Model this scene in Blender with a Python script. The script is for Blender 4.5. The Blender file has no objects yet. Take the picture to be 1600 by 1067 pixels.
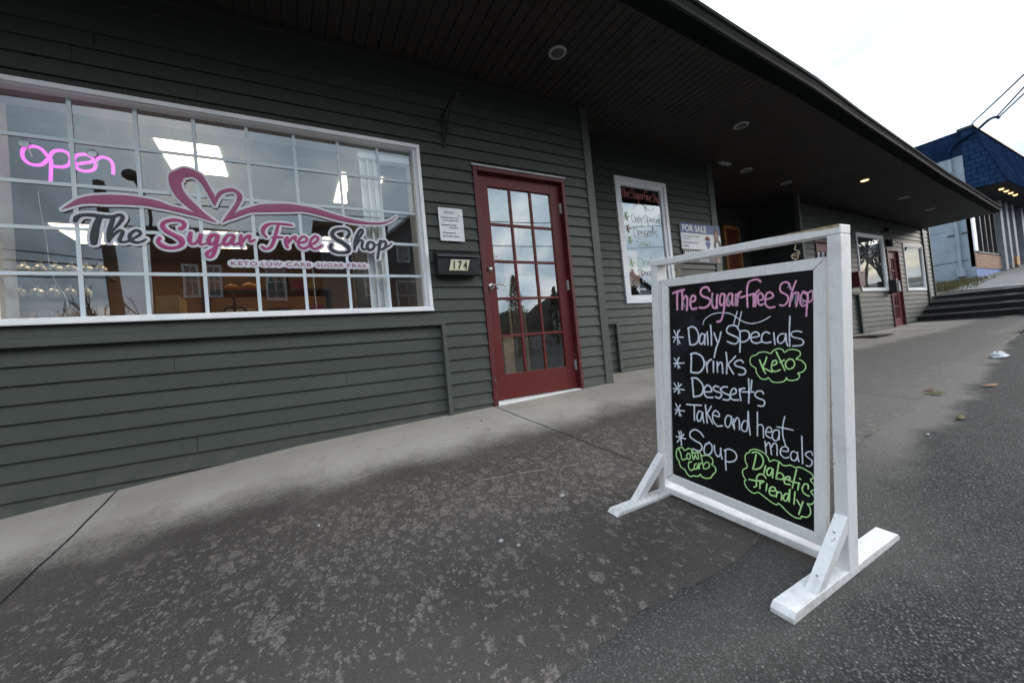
import bpy, bmesh, math, random
from mathutils import Vector, Matrix
R = math.radians
scene = bpy.context.scene
COL = scene.collection

# ---------------------------------------------------------------- camera
cam_d = bpy.data.cameras.new("camera")
cam = bpy.data.objects.new("camera", cam_d)
COL.objects.link(cam)
cam_d.sensor_width = 36.0
cam_d.lens = 13.995
cam_d.clip_start = 0.05
cam_d.clip_end = 2000
cam_d.dof.use_dof = True
cam_d.dof.focus_distance = 1.75
cam_d.dof.aperture_fstop = 5.0
cam.matrix_world = Matrix(((0.87113447, 0.0719768, -0.48574076, 0.0),
                           (-0.48184525, -0.06527978, -0.87382132, -3.2),
                           (-0.09460391, 0.99526775, -0.02218579, 0.85),
                           (0, 0, 0, 1)))
scene.camera = cam

# ---------------------------------------------------------------- sky and sun
SUN_EL, SUN_AZ = R(20), R(72)          # azimuth from -Y towards +X
sun_dir = Vector((math.sin(SUN_AZ) * math.cos(SUN_EL), -math.cos(SUN_AZ) * math.cos(SUN_EL), math.sin(SUN_EL)))
world = bpy.data.worlds.new("World")
scene.world = world
world.use_nodes = True
wn, wl = world.node_tree.nodes, world.node_tree.links
for n in list(wn):
    wn.remove(n)


def wnode(t, **kw):
    n = wn.new(t)
    for k, v in kw.items():
        if k in n.inputs:
            n.inputs[k].default_value = v
        else:
            setattr(n, k, v)
    return n


sky = wnode('ShaderNodeTexSky')
sky.sky_type = 'NISHITA'
sky.sun_disc = False
sky.sun_elevation = SUN_EL
sky.sun_rotation = math.pi - SUN_AZ
sky.air_density = 1.2
sky.dust_density = 2.0
tc = wnode('ShaderNodeTexCoord')
sep = wnode('ShaderNodeSeparateXYZ')
wl.new(tc.outputs['Generated'], sep.inputs[0])
zmax = wnode('ShaderNodeMath', operation='MAXIMUM')
wl.new(sep.outputs['Z'], zmax.inputs[0])
zmax.inputs[1].default_value = 0.0
zadd = wnode('ShaderNodeMath', operation='ADD')
wl.new(zmax.outputs[0], zadd.inputs[0])
zadd.inputs[1].default_value = 0.16
vdiv = wnode('ShaderNodeVectorMath', operation='DIVIDE')
comb = wnode('ShaderNodeCombineXYZ')
for k in ('X', 'Y', 'Z'):
    wl.new(zadd.outputs[0], comb.inputs[k])
wl.new(tc.outputs['Generated'], vdiv.inputs[0])
wl.new(comb.outputs[0], vdiv.inputs[1])
cmap = wnode('ShaderNodeMapping')
cmap.inputs['Scale'].default_value = (1.0, 0.55, 1.0)
cmap.inputs['Rotation'].default_value = (0, 0, 0.5)
wl.new(vdiv.outputs[0], cmap.inputs['Vector'])
n1 = wnode('ShaderNodeTexNoise', Scale=1.25, Detail=8.0, Roughness=0.6, Distortion=0.5)
wl.new(cmap.outputs[0], n1.inputs['Vector'])
n2 = wnode('ShaderNodeTexNoise', Scale=0.55, Detail=3.0, Roughness=0.5)
wl.new(cmap.outputs[0], n2.inputs['Vector'])
cr = wnode('ShaderNodeValToRGB')
cr.color_ramp.elements[0].position = 0.36
cr.color_ramp.elements[0].color = (2.9, 3.35, 3.9, 1)
ce = cr.color_ramp.elements.new(0.52)
ce.color = (5.2, 6.0, 6.8, 1)
cr.color_ramp.elements[2].position = 0.68
cr.color_ramp.elements[2].color = (9.9, 9.6, 9.2, 1)
wl.new(n1.outputs['Fac'], cr.inputs[0])
cov = wnode('ShaderNodeValToRGB')
cov.color_ramp.elements[0].position = 0.30
cov.color_ramp.elements[0].color = (0.8, 0.8, 0.8, 1)
cov.color_ramp.elements[1].position = 0.48
cov.color_ramp.elements[1].color = (1, 1, 1, 1)
wl.new(n2.outputs['Fac'], cov.inputs[0])
mixc = wnode('ShaderNodeMix', data_type='RGBA')
wl.new(cov.outputs[0], mixc.inputs[0])
wl.new(sky.outputs[0], mixc.inputs[6])
wl.new(cr.outputs[0], mixc.inputs[7])
# the overcast is brighter and warmer round the hidden sun
dotn = wnode('ShaderNodeVectorMath', operation='DOT_PRODUCT')
wl.new(tc.outputs['Generated'], dotn.inputs[0])
dotn.inputs[1].default_value = sun_dir
glow = wnode('ShaderNodeValToRGB')
glow.color_ramp.elements[0].position = 0.05
glow.color_ramp.elements[0].color = (1, 1, 1, 1)
glow.color_ramp.elements[1].position = 0.92
glow.color_ramp.elements[1].color = (1.12, 1.11, 1.09, 1)
glow.color_ramp.interpolation = 'EASE'
wl.new(dotn.outputs['Value'], glow.inputs[0])
mulc = wnode('ShaderNodeMix', data_type='RGBA', blend_type='MULTIPLY')
mulc.inputs[0].default_value = 1.0
wl.new(mixc.outputs[2], mulc.inputs[6])
wl.new(glow.outputs[0], mulc.inputs[7])
bg = wnode('ShaderNodeBackground', Strength=0.11)
# overcast skies darken towards the horizon
zf = wnode('ShaderNodeMath', operation='MULTIPLY_ADD')
wl.new(zmax.outputs[0], zf.inputs[0])
zf.inputs[1].default_value = 0.55
zf.inputs[2].default_value = 0.66
mulz = wnode('ShaderNodeMix', data_type='RGBA', blend_type='MULTIPLY')
mulz.inputs[0].default_value = 1.0
wl.new(mulc.outputs[2], mulz.inputs[6])
wl.new(zf.outputs[0], mulz.inputs[7])
wl.new(mulz.outputs[2], bg.inputs['Color'])
wo = wnode('ShaderNodeOutputWorld')
wl.new(bg.outputs[0], wo.inputs[0])

sun_d = bpy.data.lights.new("sun", 'SUN')
sun_d.energy = 0.55
sun_d.angle = R(25)
sun_d.color = (1.0, 0.90, 0.78)
sun = bpy.data.objects.new("sun", sun_d)
COL.objects.link(sun)
sun.rotation_euler = sun_dir.to_track_quat('Z', 'Y').to_euler()

scene.view_settings.view_transform = 'Standard'
scene.view_settings.look = 'None'
scene.view_settings.exposure = 1.56
scene.view_settings.gamma = 1.0
scene.view_settings.use_curve_mapping = False
scene.cycles.use_denoising = True
scene.cycles.max_bounces = 8
scene.cycles.transparent_max_bounces = 12
scene.cycles.sample_clamp_indirect = 6.0

# ---------------------------------------------------------------- data traced in place-local metres x 1e-4
BOARD = {
 'title': [(0,88,[186,7622,471,7675,714,7710]),(0,89,[401,7681,380,7307,379,6953]),(0,87,[622,7650,630,7291,611,6950]),(0,85,[643,7290,761,7451,848,7389,851,7164,826,6903]),(0,82,[998,7211,1193,7254,1205,7400,1091,7445,1000,7304,994,7082,1077,6929,1249,6951]),(0,77,[1815,7573,1758,7694,1618,7725,1474,7649,1450,7490,1570,7373,1750,7307,1846,7195,1764,7041,1581,6950,1376,6981]),(0,73,[1930,7469,1905,7208,1940,6979,2036,6928,2095,7023,2129,7435,2098,7196,2104,6918]),(0,70,[2399,7397,2289,7422,2231,7290,2221,7102,2283,7013,2377,7110,2410,7396,2395,7143,2373,6872,2313,6600,2217,6436,2103,6424]),(0,67,[2686,7391,2580,7399,2495,7238,2485,7036,2574,6997,2665,7126,2704,7389,2683,7158,2705,6997]),(0,66,[2825,7363,2812,7150,2803,6985]),(0,65,[2824,7248,2911,7389,3013,7436]),(0,65,[2938,7377,2881,7145,2865,6982]),(0,61,[3674,7719,3566,7803,3425,7803,3281,7740,3220,7539,3218,7252,3228,6914]),(0,62,[3005,7245,3212,7291,3437,7330]),(0,60,[3431,7347,3436,7109,3421,6920]),(0,60,[3443,7204,3516,7355,3610,7441]),(0,60,[3513,7293,3491,6917]),(0,58,[3577,7100,3731,7137,3747,7244,3671,7343,3594,7287,3571,7132,3592,7005,3669,6945,3746,6981]),(0,56,[3822,7115,4044,7185,4044,7282,3957,7349,3853,7297,3813,7116,3836,6930,3955,6847,4101,6870]),(0,52,[4579,7398,4534,7562,4425,7626,4301,7571,4267,7427,4314,7319,4466,7219,4507,7099,4452,6956,4356,6896,4258,6922]),(0,51,[4732,7626,4654,7434,4588,7180,4542,6863]),(0,50,[4580,7123,4681,7259,4785,7265,4791,7136,4734,6853]),(0,48,[4989,7248,4901,7241,4850,7103,4851,6933,4915,6858,5003,6896,5053,7005,5040,7174,4964,7250]),(0,48,[5052,7243,5040,7034,5005,6556]),(0,47,[4913,7297,5052,7243,5163,7297,5188,7135,5152,7012,5066,6962,4940,7026]),(3,38,[4547,7531,4493,7450]),(3,37,[4733,7226,4707,6941]),(3,37,[4601,7034,4654,7146]),(3,36,[4889,7101,4927,6928]),(3,54,[642,7252,749,7019]),(3,47,[1928,7382,1931,7102]),(3,43,[2525,7303,2593,7047]),(3,41,[2842,7312,2831,7033])],
 'flourish': [(1,32,[1519,6324,1571,6475,1756,6632,2032,6730,2371,6742,2623,6692,2832,6569,3069,6416,3300,6348,3493,6359,3742,6437,3968,6571]),(1,38,[2862,6767,2725,6321]),(1,37,[3019,6761,2891,6236])],
 'a1': [(1,52,[199,6087,478,5564]),(1,52,[471,6116,170,5612]),(1,52,[142,5810,633,5821]),(1,52,[375,6069,368,5521])],
 'a2': [(1,53,[183,4942,448,4568]),(1,53,[423,4991,201,4592]),(1,52,[156,4720,650,4781]),(1,53,[340,4914,362,4540])],
 'a3': [(1,54,[150,3903,427,3532]),(1,53,[499,3901,138,3528]),(1,53,[108,3666,633,3690]),(1,53,[358,3930,345,3479])],
 'a4': [(1,54,[211,3044,461,2583]),(1,54,[427,3031,187,2607]),(1,54,[178,2794,632,2818]),(1,54,[352,2916,375,2577])],
 'a5': [(1,55,[330,1914,467,1378]),(1,55,[566,1851,243,1439]),(1,55,[201,1663,641,1681]),(1,55,[441,1941,443,1359])],
 'daily': [(1,66,[882,6167,905,5845,941,5543]),(1,65,[860,6178,1038,6242,1230,6149,1330,5891,1282,5668,1151,5551,954,5525]),(1,62,[1580,5950,1457,5967,1379,5818,1366,5615,1469,5582,1576,5750,1601,5969,1577,5787,1584,5568]),(1,60,[1692,6042,1718,5555]),(1,59,[1837,6293,1861,5937,1862,5561]),(1,58,[1972,6009,2035,5833,2097,5676]),(1,57,[2248,6047,2175,5767,2047,5444,1963,5101])],
 'specials': [(1,53,[2896,6136,2846,6236,2724,6287,2545,6254,2464,6118,2524,5999,2754,5901,2893,5820,2856,5685,2715,5629,2483,5706]),(1,51,[2947,6104,2953,5721,2939,5353]),(1,50,[2947,6054,3100,6104,3248,6057,3280,5911,3213,5779,3062,5708,2960,5722]),(1,48,[3329,5863,3585,5917,3585,6012,3475,6059,3363,5993,3323,5863,3376,5719,3520,5682,3661,5728]),(1,45,[3936,6017,3832,6062,3725,5998,3678,5840,3723,5730,3860,5703,3980,5739]),(1,44,[4069,6034,4103,5660]),(1,42,[4438,6008,4299,6006,4199,5914,4190,5761,4270,5703,4383,5797,4438,6008,4438,5799,4485,5636]),(1,41,[4553,6555,4534,6069,4542,5624]),(1,39,[4879,6072,4761,6100,4629,6070,4575,5995,4656,5908,4866,5855,4931,5756,4854,5666,4629,5633])],
 'drinks': [(1,67,[989,5171,980,4847,957,4443]),(1,64,[958,5158,1186,5210,1438,5106,1548,4856,1468,4608,1275,4450,957,4443]),(1,61,[1631,4900,1672,4518]),(1,61,[1657,4774,1742,4945,1843,5007]),(1,59,[1929,4952,1921,4544]),(1,58,[2077,4936,2089,4562]),(1,57,[2105,4795,2191,4927,2274,4881,2291,4548]),(1,55,[2430,5312,2461,4967,2440,4546]),(1,54,[2780,5196,2636,5032,2507,4884,2596,4719,2701,4557]),(1,52,[3054,4998,2970,5068,2831,5037,2735,4920,2829,4843,3052,4797,3136,4705,3067,4580,2895,4555])],
 'desserts': [(1,67,[1008,4199,1030,3857,1056,3475]),(1,65,[977,4203,1205,4223,1435,4045,1484,3808,1361,3582,1056,3475]),(1,62,[1554,3744,1820,3802,1802,3947,1662,4019,1536,3872,1531,3665,1653,3554,1875,3580]),(1,59,[2118,4009,2002,4029,1902,3943,1979,3845,2192,3805,2228,3703,2131,3597,1995,3622]),(1,57,[2459,4057,2309,4036,2194,3931,2325,3825,2528,3769,2563,3669,2470,3583,2302,3572]),(1,54,[2583,3795,2764,3876,2783,4000,2695,4039,2603,3938,2564,3757,2653,3632,2867,3651]),(1,53,[2906,4052,2922,3849,2954,3649]),(1,52,[2922,3918,2976,4062,3096,4096]),(1,50,[3233,4449,3246,4035,3226,3612]),(1,50,[3342,4413,3313,4078]),(1,51,[3026,3961,3394,4017]),(1,48,[3729,4010,3667,4081,3540,4062,3443,3949,3507,3844,3728,3783,3758,3675,3695,3582,3553,3572])],
 'take': [(1,58,[741,3116,1048,3145,1395,3197]),(1,59,[1083,3132,1076,2860,1077,2549]),(1,57,[1410,2927,1282,2939,1191,2728,1230,2544,1361,2630,1440,2933,1448,2744,1486,2544]),(1,55,[1564,3240,1598,2889,1632,2558]),(1,54,[1808,3229,1725,3083,1648,2937,1759,2755,1856,2571]),(1,52,[1903,2915,2119,2905,2102,3048,1965,3094,1863,2944,1879,2725,2034,2539,2248,2589]),(1,49,[2572,3001,2462,3014,2366,2868,2363,2652,2474,2588,2576,2772,2591,3023,2624,2783,2704,2572]),(1,48,[2680,2936,2704,2572]),(1,47,[2715,2839,2806,3006,2886,2912,2890,2600]),(1,45,[3186,2944,3067,2952,2979,2794,2977,2621,3080,2577,3167,2701,3206,3322,3220,2952,3266,2504]),(1,43,[3519,3351,3517,2952,3514,2534]),(1,42,[3539,2891,3628,2945,3707,2864,3714,2520]),(1,41,[3800,2739,3969,2782,3954,2907,3862,2902,3791,2754,3815,2612,3953,2567]),(1,40,[4192,2885,4074,2856,3998,2708,4028,2538,4132,2534,4206,2698,4207,2889,4206,2586]),(1,38,[4380,3369,4323,3043,4323,2728,4408,2420]),(1,38,[4148,2986,4380,2994,4618,2990])],
 'meals': [(1,42,[3758,2404,3796,2019]),(1,42,[3788,2248,3860,2383,3921,2351,3966,2021]),(1,40,[3967,2266,4043,2418,4132,2378,4140,2052]),(1,39,[4264,2240,4465,2268,4465,2378,4380,2401,4264,2304,4249,2124,4365,2032,4493,2088]),(1,37,[4715,2296,4619,2314,4549,2199,4577,2036,4674,2036,4742,2181,4742,2335,4756,2154,4783,2040]),(1,36,[4869,2859,4876,2466,4890,2013]),(1,35,[5162,2356,5123,2449,5020,2403,4968,2312,5034,2242,5137,2184,5138,2064,5074,1977,4996,1981])],
 'soup': [(1,59,[1460,1983,1314,2119,1097,2170,893,2033,865,1828,1087,1728,1325,1657,1386,1500,1253,1352,989,1365]),(1,56,[1685,1795,1537,1678,1469,1447,1530,1311,1676,1336,1802,1507,1807,1734,1686,1814]),(1,53,[1908,1763,1924,1543,2020,1385,2139,1458,2171,1745,2168,1541,2215,1341]),(1,52,[2355,1707,2349,1340,2363,977]),(1,50,[2309,1675,2469,1776,2689,1751,2777,1582,2684,1410,2499,1307,2386,1296])],
 'lowcarb': [(2,47,[309,1210,502,1278,580,1186,807,1333,965,1299,1007,1192,1164,1279,1295,1298,1379,1207,1550,1278,1696,1285,1829,1193,1834,1063,1792,992,1933,925,1942,758,1826,603,1741,458,1552,371,1360,360,1297,436,1185,317,984,266,823,188,663,274,595,374,407,434,324,572,316,653,198,782,180,985,234,1147,309,1210]),(2,50,[308,1168,399,1010,474,765,680,891]),(2,48,[755,1116,682,993,739,869,842,942,837,1101,755,1116]),(2,47,[918,1245,958,1058,1000,931,1081,1135,1136,1034,1224,1041,1198,1250]),(2,48,[907,822,782,741,763,553,852,453,1013,556]),(2,47,[1131,814,1040,725,1036,584,1126,595,1196,776,1214,633]),(2,46,[1242,870,1259,659]),(2,46,[1249,794,1351,906]),(2,45,[1336,1194,1395,959,1453,706]),(2,44,[1435,855,1587,1021,1689,977,1666,835,1539,735,1454,725])],
 'keto': [(2,32,[3517,5294,3581,5362,3767,5405,3978,5370,4038,5451,4184,5530,4326,5512,4388,5425,4493,5506,4656,5529,4815,5479,4836,5363,4723,5238,4868,5205,4972,5082,4977,4966,4895,4856,4764,4798,4817,4744,4764,4620,4603,4555,4465,4568,4438,4625,4381,4512,4181,4440,4005,4448,3885,4560,3824,4505,3669,4502,3544,4617,3482,4773,3488,4839,3337,4923,3289,5066,3340,5217,3517,5294]),(2,47,[3611,5124,3703,4875,3794,4693]),(2,46,[3843,5236,3781,5041,3718,4892,3871,4812,4006,4763]),(2,44,[4051,4986,4154,5057,4125,5147,4037,5109,3992,4965,4006,4825,4109,4789,4254,4859]),(2,43,[4140,5426,4269,5143,4396,4855]),(2,43,[4254,5096,4382,5182]),(2,41,[4521,5223,4424,5110,4424,4973,4507,4906,4630,4963,4678,5086,4630,5201,4521,5223])],
 'diabetic': [(2,35,[3227,1865,3262,1961,3429,2044,3686,2019,3842,1901,3903,1772,4026,1854,4205,1853,4336,1768,4549,1845,4674,1818,4824,1868,5009,1824,5139,1764,5178,1657,5101,1569,5192,1451,5213,1324,5111,1207,5206,1094,5207,943,5117,813,5013,793,5092,679,5093,495,4988,354,4854,324,4827,248,4662,204,4464,274,4290,393,4172,456,4127,394,3990,396,3741,494,3516,573,3383,486,3215,524,3079,647,3046,811,3098,848,2996,1005,2997,1182,3155,1340,3088,1527,3083,1700,3142,1822,3227,1865]),(2,49,[3460,1867,3409,1596,3350,1354]),(2,48,[3328,1895,3493,1962,3654,1876,3700,1690,3619,1479,3456,1356,3350,1337]),(2,47,[3772,1580,3714,1309]),(2,46,[3964,1562,3872,1530,3809,1393,3839,1287,3932,1336,4010,1561,3993,1259]),(2,44,[4190,1816,4145,1509,4099,1265]),(2,44,[4130,1439,4248,1497,4335,1415,4292,1303,4144,1265]),(2,43,[4379,1334,4521,1387,4507,1461,4408,1409,4350,1292,4379,1190,4521,1212]),(2,41,[4715,1769,4647,1433,4592,1128]),(2,41,[4493,1329,4647,1338,4798,1348]),(2,41,[4784,1359,4744,1124]),(2,40,[4806,1506,4833,1498]),(2,40,[5037,1270,5037,1392,4945,1388,4874,1237,4893,1121,4973,1060,5064,1051]),(2,48,[3776,1164,3713,1242,3585,1231,3487,1110,3459,895,3458,774,3385,712]),(2,49,[3219,917,3437,955,3680,1028]),(2,49,[3584,975,3576,734]),(2,48,[3600,913,3712,1023]),(2,47,[3813,977,3780,729]),(2,46,[3899,776,4068,842,4053,935,3946,911,3884,786,3914,648,4067,660]),(2,45,[4128,850,4106,643]),(2,45,[4128,784,4217,852,4276,778,4261,609]),(2,43,[4465,886,4378,852,4320,698,4364,619,4450,704,4521,1069,4493,641]),(2,42,[4667,1031,4634,621]),(2,42,[4717,799,4764,724,4813,651]),(2,41,[4893,810,4827,563,4773,356])],
}
LOGO = [
 ('swoosh',0,[-10980,19140,30,-10630,19410,168,-10210,19680,330,-9710,19830,468,-9170,19890,570,-8520,19950,582,-7860,19960,552,-7180,19920,480,-6660,19820,465,-6110,19670,312,-5390,19500,300,-4660,19290,216,-4160,19110,195,-3730,18910,45]),
 ('swoosh',0,[-3730,18910,45,-4160,19170,240,-4550,19470,372,-4990,19930,468,-5390,20400,528,-5650,20890,576,-5730,21380,624,-5650,21710,780,-5470,21920,600,-5160,22080,660,-4790,22070,480,-4420,21850,420,-4130,21320,324,-3860,20640,315,-3730,20030,60]),
 ('swoosh',0,[-3730,20030,60,-3600,20530,192,-3370,20920,240,-3040,21130,240,-2710,21210,240,-2420,21090,240,-2300,20770,315,-2440,20320,252,-2750,19760,270,-3110,19240,210,-3390,18920,36]),
 ('swoosh',0,[-3390,18920,36,-2950,19250,150,-2930,19250,192,-2360,19620,337,-1790,19900,372,-1040,20090,562,-160,20200,600,690,20280,585,1550,20290,432,2430,20170,465,3460,19910,412,4400,19710,360,5430,19580,270,6510,19560,180,7260,19660,162,7890,19940,90,8310,20270,37]),
 ('the',1,[-10480,18480,216,-10400,18690,252,-10170,18860,189,-9760,18900,216,-9350,18860,216,-8840,18860,204,-8610,18990,180,-8420,18990,192,-8400,18790,204,-8600,18420,168,-8840,18070,108,-8990,17770,108]),
 ('the',1,[-9430,18760,270,-9580,18290,330,-9700,17700,390,-9750,17240,330]),
 ('the',1,[-9090,17340,180,-9070,17740,228,-8980,18210,240,-8820,18750,216]),
 ('the',1,[-9040,17450,144,-8810,17810,156,-8580,18030,168,-8430,17980,180,-8510,17710,204,-8610,17440,204,-8490,17330,156,-8220,17400,132,-7900,17630,144,-7640,17850,168,-7650,18060,168,-7870,18080,168,-8110,17790,204,-8100,17500,204,-7870,17340,168,-7600,17400,144,-7380,17560,108]),
 ('sugar',2,[-5630,18350,270,-5480,18450,216,-5440,18710,255,-5620,18870,180,-5960,18890,210,-6350,18760,216,-6530,18500,252,-6380,18170,264,-5970,17890,276,-5650,17630,345,-5640,17310,252,-5920,17110,204,-6310,17070,225,-6630,17210,270,-6800,17440,216,-6720,17660,216]),
 ('sugar',2,[-5130,18090,216,-5200,17780,270,-5210,17520,204,-5050,17370,168,-4820,17540,156,-4580,18060,216,-4680,17680,255,-4650,17360,156,-4420,17430,108,-4230,17570,120]),
 ('sugar',2,[-3760,18020,180,-3970,18040,225,-4190,17770,255,-4190,17450,240,-3950,17490,168,-3680,18050,204,-3800,17530,216,-3930,17010,270,-4090,16610,204,-4320,16540,180,-4360,16800,225,-4080,17060,144,-3650,17370,108,-3430,17550,135,-3280,17750,144]),
 ('sugar',2,[-2830,18070,144,-3130,18050,180,-3390,17680,204,-3330,17420,180,-3050,17570,210,-2780,18070,204,-2920,17640,240,-2820,17440,156,-2540,17560,165]),
 ('sugar',2,[-2400,18080,204,-2460,17680,216,-2420,17420,225]),
 ('sugar',2,[-2410,17590,195,-2140,17970,195,-1880,18110,192,-1930,17840,168,-1850,17700,180,-1640,17830,150]),
 ('free',2,[720,19020,156,240,19060,180,-240,19070,132,-710,18990,195,-1020,18710,270,-1100,18360,228,-920,18070,165]),
 ('free',2,[-120,19010,180,-280,18480,216,-470,17850,228,-710,17360,204,-1010,17210,180,-1200,17340,195]),
 ('free',2,[-570,18050,120,-190,18090,180,80,18100,120]),
 ('free',2,[350,18070,255,260,17750,270,330,17410,210]),
 ('free',2,[380,17690,180,650,18050,180,900,18170,225,880,17920,156,1090,17760,165,1500,17850,180,1640,18100,156,1400,18230,156,1100,17930,192,1070,17540,192,1370,17350,210,1730,17540,180,2260,17920,180,2380,18180,195,2160,18280,195,1880,17970,192,1820,17580,240,2090,17350,168,2420,17500,180,2600,17640,135]),
 ('shop',1,[4390,18330,225,4590,18640,240,4470,18930,210,4070,18990,195,3580,18860,255,3360,18530,285,3600,18170,300,4110,17870,315,4460,17510,300,4370,17210,255,3920,17120,210,3450,17180,240,3170,17460,255,3260,17720,255]),
 ('shop',1,[4870,17420,195,4920,17910,225,5130,18520,225,5420,18990,195,5590,18930,225,5460,18610,210,5030,18060,165]),
 ('shop',1,[4920,17610,150,5280,18110,180,5520,18090,210,5420,17700,210,5540,17440,180,5910,17610,135]),
 ('shop',1,[6240,18050,180,5990,18030,210,5820,17720,240,5930,17420,210,6270,17550,195,6370,17900,210,6240,18060,165,6520,17830,120,6870,18080,150]),
 ('shop',1,[6870,18160,252,6710,17530,225,6540,16790,225]),
 ('shop',1,[6690,17760,135,6980,18120,195,7280,18100,225,7210,17710,252,6930,17500,180,6750,17610,135]),
 ('shop',1,[7210,17670,150,7480,17800,144,7740,18030,105]),
]
NEON = [
 [-11690,22520,-11770,22610,-11930,22890,-12170,23050,-12410,23030,-12670,22890,-12770,22570,-12710,22240,-12520,22010,-12220,21950,-11970,22050,-11790,22300,-11680,22450],
 [-11650,22440,-11610,22260,-11650,21600,-11690,21070],
 [-11650,22530,-11540,22810,-11330,22970,-11070,22990,-10850,22840,-10770,22560,-10850,22210,-11090,22010,-11320,21980,-11550,21990],
 [-10600,22240,-10190,22380,-9790,22540,-9810,22750,-10070,22920,-10370,22870,-10590,22670,-10630,22290,-10480,21970,-10190,21870,-9850,21980,-9700,22210,-9670,22550],
 [-9670,22550,-9620,22690,-9440,22850,-9190,22860,-8980,22700,-8890,22410,-8910,21850],
]

# ---------------------------------------------------------------- material helpers


class NT:
    def __init__(self, name):
        self.m = bpy.data.materials.new(name)
        self.m.use_nodes = True
        self.t = self.m.node_tree
        self.n = self.t.nodes
        self.p = self.n['Principled BSDF']
        self.out = self.n['Material Output']
        self._tc = None

    def set(self, sock, v):
        if hasattr(v, 'is_output') or hasattr(v, 'links'):
            self.t.links.new(v, sock)
        elif v is not None:
            if isinstance(v, tuple) and len(v) == 3 and sock.type == 'RGBA':
                v = v + (1.0,)
            sock.default_value = v

    def pos(self):
        if not self._tc:
            self._tc = self.n.new('ShaderNodeTexCoord').outputs['Object']
        return self._tc

    def scaled(self, sx, sy, sz, rot=(0, 0, 0)):
        mp = self.n.new('ShaderNodeMapping')
        mp.inputs['Scale'].default_value = (sx, sy, sz)
        mp.inputs['Rotation'].default_value = rot
        self.t.links.new(self.pos(), mp.inputs['Vector'])
        return mp.outputs[0]

    def noise(self, scale, detail=3.0, rough=0.5, vec=None, dist=0.0):
        n = self.n.new('ShaderNodeTexNoise')
        n.inputs['Scale'].default_value = scale
        n.inputs['Detail'].default_value = detail
        n.inputs['Roughness'].default_value = rough
        n.inputs['Distortion'].default_value = dist
        self.t.links.new(vec or self.pos(), n.inputs['Vector'])
        return n.outputs['Fac']

    def voro(self, scale, vec=None, feature='F1', rand=1.0, out='Distance'):
        n = self.n.new('ShaderNodeTexVoronoi')
        n.feature = feature
        n.inputs['Scale'].default_value = scale
        n.inputs['Randomness'].default_value = rand
        self.t.links.new(vec or self.pos(), n.inputs['Vector'])
        return n.outputs[out]

    def math(self, op, a, b=0.0, c=0.0):
        n = self.n.new('ShaderNodeMath')
        n.operation = op
        self.set(n.inputs[0], a)
        self.set(n.inputs[1], b)
        self.set(n.inputs[2], c)
        return n.outputs[0]

    def smooth(self, x, lo, hi):
        n = self.n.new('ShaderNodeMapRange')
        n.interpolation_type = 'SMOOTHSTEP'
        self.set(n.inputs[0], x)
        n.inputs[1].default_value = lo
        n.inputs[2].default_value = hi
        n.inputs[3].default_value = 0.0
        n.inputs[4].default_value = 1.0
        return n.outputs[0]

    def mix(self, f, a, b, blend='MIX'):
        n = self.n.new('ShaderNodeMix')
        n.data_type = 'RGBA'
        n.blend_type = blend
        self.set(n.inputs[0], f)
        self.set(n.inputs[6], a)
        self.set(n.inputs[7], b)
        return n.outputs[2]

    def xyz(self):
        s = self.n.new('ShaderNodeSeparateXYZ')
        self.t.links.new(self.pos(), s.inputs[0])
        return s.outputs

    def bump(self, h, strength=0.3, dist=0.01):
        b = self.n.new('ShaderNodeBump')
        b.inputs['Strength'].default_value = strength
        b.inputs['Distance'].default_value = dist
        self.t.links.new(h, b.inputs['Height'])
        self.t.links.new(b.outputs[0], self.p.inputs['Normal'])

    def base(self, c, rough=0.6, spec=0.5, metal=0.0):
        self.set(self.p.inputs['Base Color'], c)
        self.set(self.p.inputs['Roughness'], rough)
        self.p.inputs['Specular IOR Level'].default_value = spec
        self.p.inputs['Metallic'].default_value = metal
        return self.m


def mul(c, k):
    return tuple(min(1.0, x * k) for x in c)


def simple(name, c, rough=0.55, var=0.18, scale=9.0, metal=0.0, spec=0.4, bump=0.0):
    t = NT(name)
    f = t.noise(scale, 5, 0.6)
    f2 = t.smooth(f, 0.3, 0.7)
    m = t.base(t.mix(f2, mul(c, 1 - var), mul(c, 1 + var)), rough, spec, metal)
    if bump:
        t.bump(t.noise(scale * 9, 3), bump, 0.003)
    return m


def emit(name, c, strength):
    t = NT(name)
    t.base((0.02, 0.02, 0.02), 0.4)
    t.set(t.p.inputs['Emission Color'], c)
    t.p.inputs['Emission Strength'].default_value = strength
    return t.m


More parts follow.
